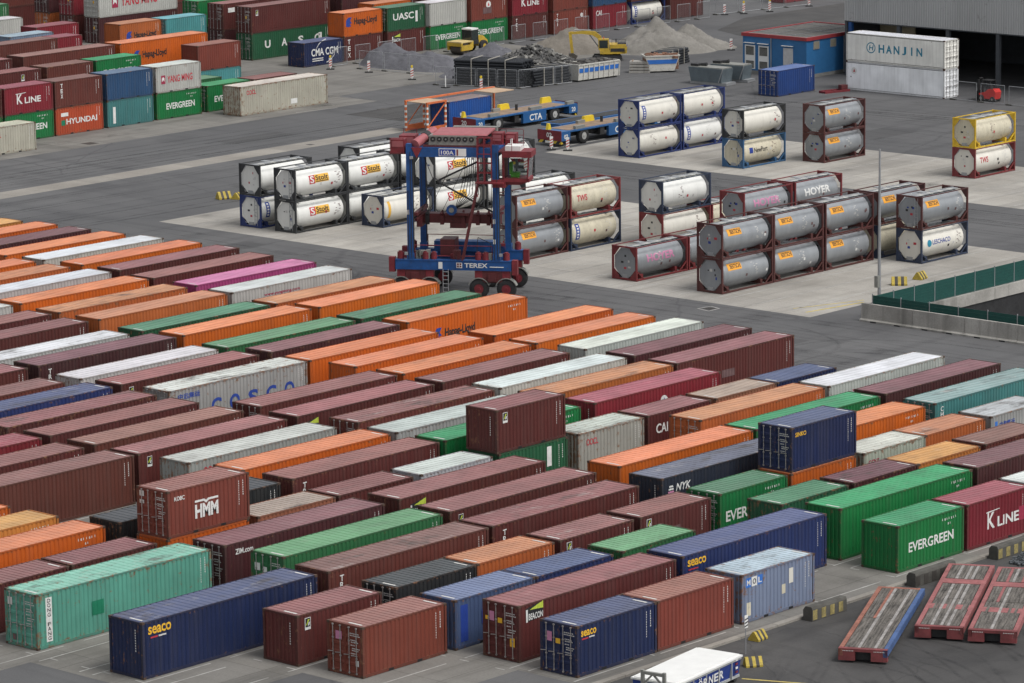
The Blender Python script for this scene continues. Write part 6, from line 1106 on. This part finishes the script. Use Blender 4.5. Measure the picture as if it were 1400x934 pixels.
# ---- excavator
r = empty('excavator', (325.9, 280.4, 0.02), radians(132)); r.scale = (0.8, 0.8, 0.8); tag(r, 'yellow excavator with raised boom among the heaps', 'excavator')
for y in (-1.2, 0.7): mb = MB(); mb.prism([(-1.7, 0.0), (1.7, 0.0), (2.0, 0.35), (1.7, 0.75), (-1.7, 0.75), (-2.0, 0.35)], 'y', y, y+0.5); mb.build('track', BLK, r)
mb = MB(); mb.box(-2.4, 1.0, -1.25, 1.25, 0.95, 1.5); mb.prism([(-2.6, 1.0), (-2.3, 1.0), (-0.3, 1.5), (-0.3, 2.2), (-2.4, 2.2), (-2.65, 1.8)], 'y', -1.25, 1.25); mb.cyl((0, 0, 0.7), (0, 0, 0.96), 0.7, 14); mb.build('body', YEL, r)
mb = MB(); mb.box(-0.2, 1.2, 0.25, 1.2, 1.5, 2.95); cb = mb.build('cab', YEL, r); mb = MB(); mb.box(-0.05, 1.1, 1.2, 1.215, 1.75, 2.8); mb.box(1.2, 1.215, 0.3, 1.15, 1.6, 2.85); mb.box(-.05, 1.1, 0.235, 0.25, 1.75, 2.8); mb.build('window', GLASS, cb); mb = MB(); mb.cyl((0.5, 0.7, 2.95), (0.5, 0.7, 3.2), 0.08, 8); mb.build('beacon', CORNG, cb); mb = MB(); mb.box(-2.67, -2.6, -0.4, 0.4, 1.4, 2.0); mb.build('decal', L_BLUE, r); mb = MB(); mb.box(-2.3, -0.4, 1.26, 1.275, 1.25, 1.7); mb.box(-2.5, -1.4, -0.9, 0.9, 2.2, 2.32); mb.cyl((-1.2, -0.7, 2.2), (-1.2, -0.7, 2.75), 0.07, 8); mb.tube([(-2.4, 1.1, 2.2), (-2.4, 1.1, 2.9), (-0.6, 1.1, 2.9), (-0.6, 1.1, 2.2)], 0.025); mb.build('engine_grille', BLK, r)
mb = MB(); mb.prism([(0.3, 1.5), (0.8, 1.5), (1.3, 2.9), (2.0, 3.35), (3.4, 3.55), (4.9, 3.5), (5.0, 3.75), (3.3, 3.95), (1.6, 3.85), (0.8, 3.2)], 'y', -0.5, -0.12); bm_ = mb.build('boom', YEL, r); mb = MB(); mb.cyl((1.0, -0.62, 1.5), (2.4, -0.62, 3.45), 0.09, 8); mb.cyl((2.2, -0.3, 4.0), (4.4, -0.3, 4.1), 0.08, 8); mb.build('ram', STEEL, bm_); mb = MB(); mb.bar((5.0, -0.3, 3.8), (4.7, -0.3, 0.9), 0.32, 0.4); mb.bar((3.6, -0.3, 3.75), (5.0, -0.3, 3.8), 0.14); mb.build('stick', YEL, r)
mb = MB(); mb.prism([(4.3, 0.05), (5.1, 0.1), (5.2, 0.9), (4.6, 1.0), (4.0, 0.6)], 'y', -0.75, 0.15); mb.build('bucket', mat('worn_bucket', (0.10, 0.09, 0.075), 0.5, 0.4), r)
# ---- road roller
r = empty('road_roller', (319.3, 296.6, 0.02), radians(4)); r.scale = (0.88, 0.88, 0.88); tag(r, 'yellow road roller with dark cab in front of green containers', 'road roller')
mb = MB(); mb.cyl((0.9, -0.95, 0.75), (0.9, 0.95, 0.75), 0.75, 24); mb.build('drum', mat('drum_steel', (0.10, 0.09, 0.08), 0.5, 0.3), r, True); mb = MB(); mb.box(-0.15, 2.0, -1.15, -0.97, 0.55, 1.2); mb.box(-0.15, 2.0, 0.97, 1.15, 0.55, 1.2); mb.box(-0.2, 2.1, -1.15, 1.15, 1.52, 1.66, 1); mb.box(-.2, 0.05, -1.15, 1.15, 1.1, 1.52); mb.box(1.85, 2.5, -0.9, 0.9, 0.7, 1.6); mb.build('drum_frame', [YEL, mat('dusty_yellow', (0.52, 0.40, 0.18), 0.7)], r)
mb = MB(); mb.box(2.2, 3.7, -0.8, 0.8, 1.1, 1.6); mb.box(2.25, 3.65, -0.78, 0.78, 2.9, 3.08, 1); [mb.bar((x, y, 1.6), (x, y, 2.9), 0.1) for x in (2.32, 3.58) for y in (-0.72, 0.72)]; cb = mb.build('cab', [BLK, CLEANW], r); mb = MB(); mb.box(2.35, 3.55, -0.74, -0.72, 1.62, 2.88); mb.box(2.3, 2.32, -0.68, 0.68, 1.62, 2.88); mb.box(2.35, 3.55, 0.72, 0.74, 1.62, 2.88); mb.build('window', GLASS, cb)
mb = MB(); mb.prism([(3.7, 0.8), (5.6, 0.8), (5.5, 1.4), (4.6, 2.05), (3.7, 2.1)], 'y', -0.75, 0.75); mb.build('engine_hood', YEL, r); [wheel(r, (4.4, y, 0.75), 0.75, 0.5, YEL) for y in (-0.95, 0.95)]
# ---- skips, tubs, concrete slabs
def skip(name, x, y, ang, L, Wd, H, m, label, band=None, slope=0.0, fill=None, ribs=8, legs=False):
    r = empty(name, (x, y, 0.01), radians(ang)); tag(r, label, 'skip', 'open skips on the building site'); mb = MB(); t_ = 0.06; s = slope
    def wall(a, b, c, d): mb.add([a, b, c, d], [(0, 1, 2, 3)])
    B = [(s, 0.1, 0.15), (L-s, 0.1, 0.15), (L-s, Wd-0.1, 0.15), (s, Wd-0.1, 0.15)]; T = [(0, 0, H), (L, 0, H), (L, Wd, H), (0, Wd, H)]
    for i in range(4): j = (i+1) % 4; mb.add([B[i], B[j], T[j], T[i]], [(0, 1, 2, 3)])
    mb.add(B, [(0, 3, 2, 1)]); body = mb.build('body', m, r); mb = MB(); [mb.bar(T[i], T[(i+1) % 4], 0.12) for i in range(4)]; mb.build('rim', m, r)
    if ribs:
        for i in range(ribs+1): mb = MB(); u = i/ribs; mb.bar((s+(L-2*s)*u, 0.06, 0.15), (L*u, -0.04, H), 0.1); mb.build('rib', m, r)
    if band: mb = MB(); mb.add([(0.15+s*.4, -0.02+0.045, H*0.52), (L-0.15-s*.4, 0.025, H*0.52), (L-0.1-s*.2, 0.0, H*0.78), (0.1+s*.2, 0.0, H*0.78)], [(0, 1, 2, 3)]); mb.build('band', band, r)
    if fill: 
        mb = MB(); rr = random.Random(int(L*7))
        for k in range(90): xx, yy = rr.uniform(0.2, L-0.2), rr.uniform(0.2, Wd-0.2); R_ = Matrix.Translation((xx, yy, H-0.12+rr.uniform(-.1, .2))) @ Matrix.Rotation(rr.uniform(0, 6), 4, 'Z') @ Matrix.Rotation(rr.uniform(-.6, .6), 4, 'X'); q = rr.uniform(.1, .4); mb.box(-q, q, -q*.7, q*.7, -.1, .1, 0, R_)
        mb.box(0.1, L-0.1, 0.12, Wd-0.12, 0.3, H-0.15); o = mb.build('load', fill, r); o['kind'] = 'stuff'
    mb = MB(); [mb.box(xx, xx+0.2, 0.2, Wd-0.2, 0, 0.16) for xx in (s+0.2, L-s-0.4)]; mb.build('skid', BLK, r)
skip('rolloff_skip', 310.3, 270.9, -5, 5.9, 2.4, 1.75, DIRTY_W, 'long dirty white roll-off skip with a blue band', L_LBL, 0.0, mat('rubble_load', (0.08, 0.075, 0.07), 0.9, var=0.4)); skip('tipping_skip', 319.9, 270.0, -38, 3.7, 2.0, 1.75, DIRTY_W, 'rusty white tipping skip with sloping ends and blue band', L_LBL, 0.55, mat('rusty_scrap', (0.16, 0.08, 0.05), 0.8, var=0.3), 0)
TUB = mat('blue_grey_tub', (0.10, 0.125, 0.14), 0.55, var=0.15, dirt=0.2)
for x, y, ang, L, lab in ((316.3, 261.2, -86, 4.3, 'blue-grey steel tub beside the royal blue container'), (319.3, 260.7, -80, 3.9, 'second blue-grey steel tub in front of the workshop doors')):
    r = empty('steel_tub', (x, y, 0.01), radians(ang)); tag(r, lab, 'tub', 'blue-grey steel tubs'); mb = MB(); mb.prism([(0.35, 0.3), (L-0.2, 0.3), (L, 1.7), (0.0, 1.75)], 'y', 0, 1.9); mb.build('body', TUB, r); mb = MB(); mb.box(0.1, L-0.1, 0.1, 1.8, 1.7, 1.8); mb.build('lid', GREYM, r); mb = MB(); mb.bar((L+0.03, -0.03, 1.7), (L-0.5, -0.03, 0.3), 0.08); mb.box(0.2, L+0.4, 0.1, 1.8, 0.02, 0.3); mb.build('skid', STEEL, r); mb = MB(); mb.cyl((0.6, 1.0, 1.8), (1.6, 1.1, 2.0), 0.18, 10); mb.box(0.1, 1.0, 0.3, 1.4, 1.8, 2.05); mb.build('pump', BLK, r)
r = empty('concrete_slabs', (319.0, 271.5, 0.01), radians(-55)); tag(r, 'stack of grey concrete slabs between the two skips', 'slab stack'); [MB().build('slab', WALLC, r) for _ in range(0)]
for i in range(4): mb = MB(); mb.box(0.03*i, 2.2-0.02*i, 0, 1.2, i*0.32, i*0.32+0.24); mb.build('slab', WALLC, r); mb = MB(); [mb.box(q, q+.12, .1, 1.1, i*.32+.24, i*.32+.32) for q in (.3, 1.7)]; mb.build('spacer', WOODB, r)
# ================================================================== LABELS
def ov(a, b): return min(a['x1'], b['x1'])-max(a['x0'], b['x0'])
def neighbours(t):
    r = {}
    same = [u for u in THINGS if u is not t and abs(u['z']-t['z']) < 1.0]
    def pick(c, key): return min(c, key=key) if c else None
    fr = [u for u in same if 2.4 < t['y']-u['y'] < 5.2 and ov(t, u) > 1.5]; bk = [u for u in same if 2.4 < u['y']-t['y'] < 5.2 and ov(t, u) > 1.5]
    r['front'] = pick(fr, lambda u: -ov(t, u)); r['back'] = pick(bk, lambda u: -ov(t, u))
    r['next'] = pick([u for u in same if abs(u['y']-t['y']) < 1.5 and 0 <= u['x0']-t['x1'] < 1.6], lambda u: u['x0']); r['prev'] = pick([u for u in same if abs(u['y']-t['y']) < 1.5 and 0 <= t['x0']-u['x1'] < 1.6], lambda u: -u['x0'])
    st = [u for u in THINGS if u is not t and abs(u['y']-t['y']) < 1.0 and ov(t, u) > 3]
    r['above'] = pick([u for u in st if 2 < u['z']-t['z'] < 3.5], lambda u: u['z']); r['below'] = pick([u for u in st if 2 < t['z']-u['z'] < 3.5], lambda u: u['z'])
    return r
def cands(t):
    n = neighbours(t); b = t['base']; f = (' '+t['feat']) if t['feat'] else ''; sh = lambda u: u['short']
    yield b+f
    tower = []
    if n['below'] and 'above' not in f and 'stacked' not in f: tower.append(' on top of the '+sh(n['below']))
    if n['above'] and 'under' not in f: tower.append(' underneath the '+sh(n['above']))
    side = []
    for k, w_ in (('front', ' beside the '), ('back', ' beside the '), ('next', ' end to end with the '), ('prev', ' end to end with the ')):
        if n[k]: side.append(w_+sh(n[k]))
    if n['front'] and n['back']: side.append(' between the %s and the %s' % (sh(n['front']), sh(n['back'])))
    if n['next'] and n['prev']: side.append(' end to end between the %s and the %s' % (sh(n['prev']), sh(n['next'])))
    for s_ in tower: yield b+f+s_
    for s_ in side: yield b+f+s_
    for a in side:
        for c in side:
            if a != c: yield b+a+','+c
    for a in tower:
        for c in side: yield b+a+','+c
CL = [[c for c in dict.fromkeys(cands(t)) if 4 <= len(c.split()) <= 16] for t in THINGS]
allc = {}
for cl in CL:
    for c in cl: allc[c] = allc.get(c, 0)+1
left = []
for t, cl in zip(THINGS, CL):
    u = [c for c in cl if allc[c] == 1]
    if u: t['o']['label'] = u[0]
    else: left.append(t)
def tier(t):
    n = neighbours(t); return 'upper ' if n['below'] else 'lower ' if n['above'] else ''
ORD = ['nearest', 'second nearest', 'third nearest', 'fourth nearest', 'fifth nearest', 'sixth nearest', 'seventh nearest', 'eighth nearest', 'ninth nearest', 'tenth nearest', 'eleventh nearest', 'twelfth nearest']
for t in left:      # look-alikes: counted off from something one can find
    lm, nm = ((230.3, 172.3), 'the tall post') if t['kind'] == 'tank' else ((215.2, 199.8), 'the straddle carrier') if t['x0'] < 230 else ((326.4, 253.7), 'the blue workshop')
    peers = [u for u in THINGS if u['base'] == t['base'] and u['feat'] == t['feat'] and tier(u) == tier(t) and u['blk'] == t['blk']]
    dist = lambda u: (((u['x0']+u['x1'])/2-lm[0])**2+(u['y']+1.2-lm[1])**2)
    k = sorted(peers, key=dist).index(t); t['o']['label'] = tier(t)+t['base']+((' '+t['feat']) if t['feat'] else '')+', '+(ORD[k]+' ' if k < len(ORD) else 'farther from ')+nm
seen = {}
for t in THINGS: seen.setdefault(t['o']['label'], []).append(t)
for lab, ts in seen.items():
    if len(ts) > 1:
        for t in ts: t['o']['group'] = 'look-alikes: '+lab
print('counted off', len(left), 'shared', sum(len(v) for v in seen.values() if len(v) > 1), 'max words', max(len(l.split()) for l in seen))
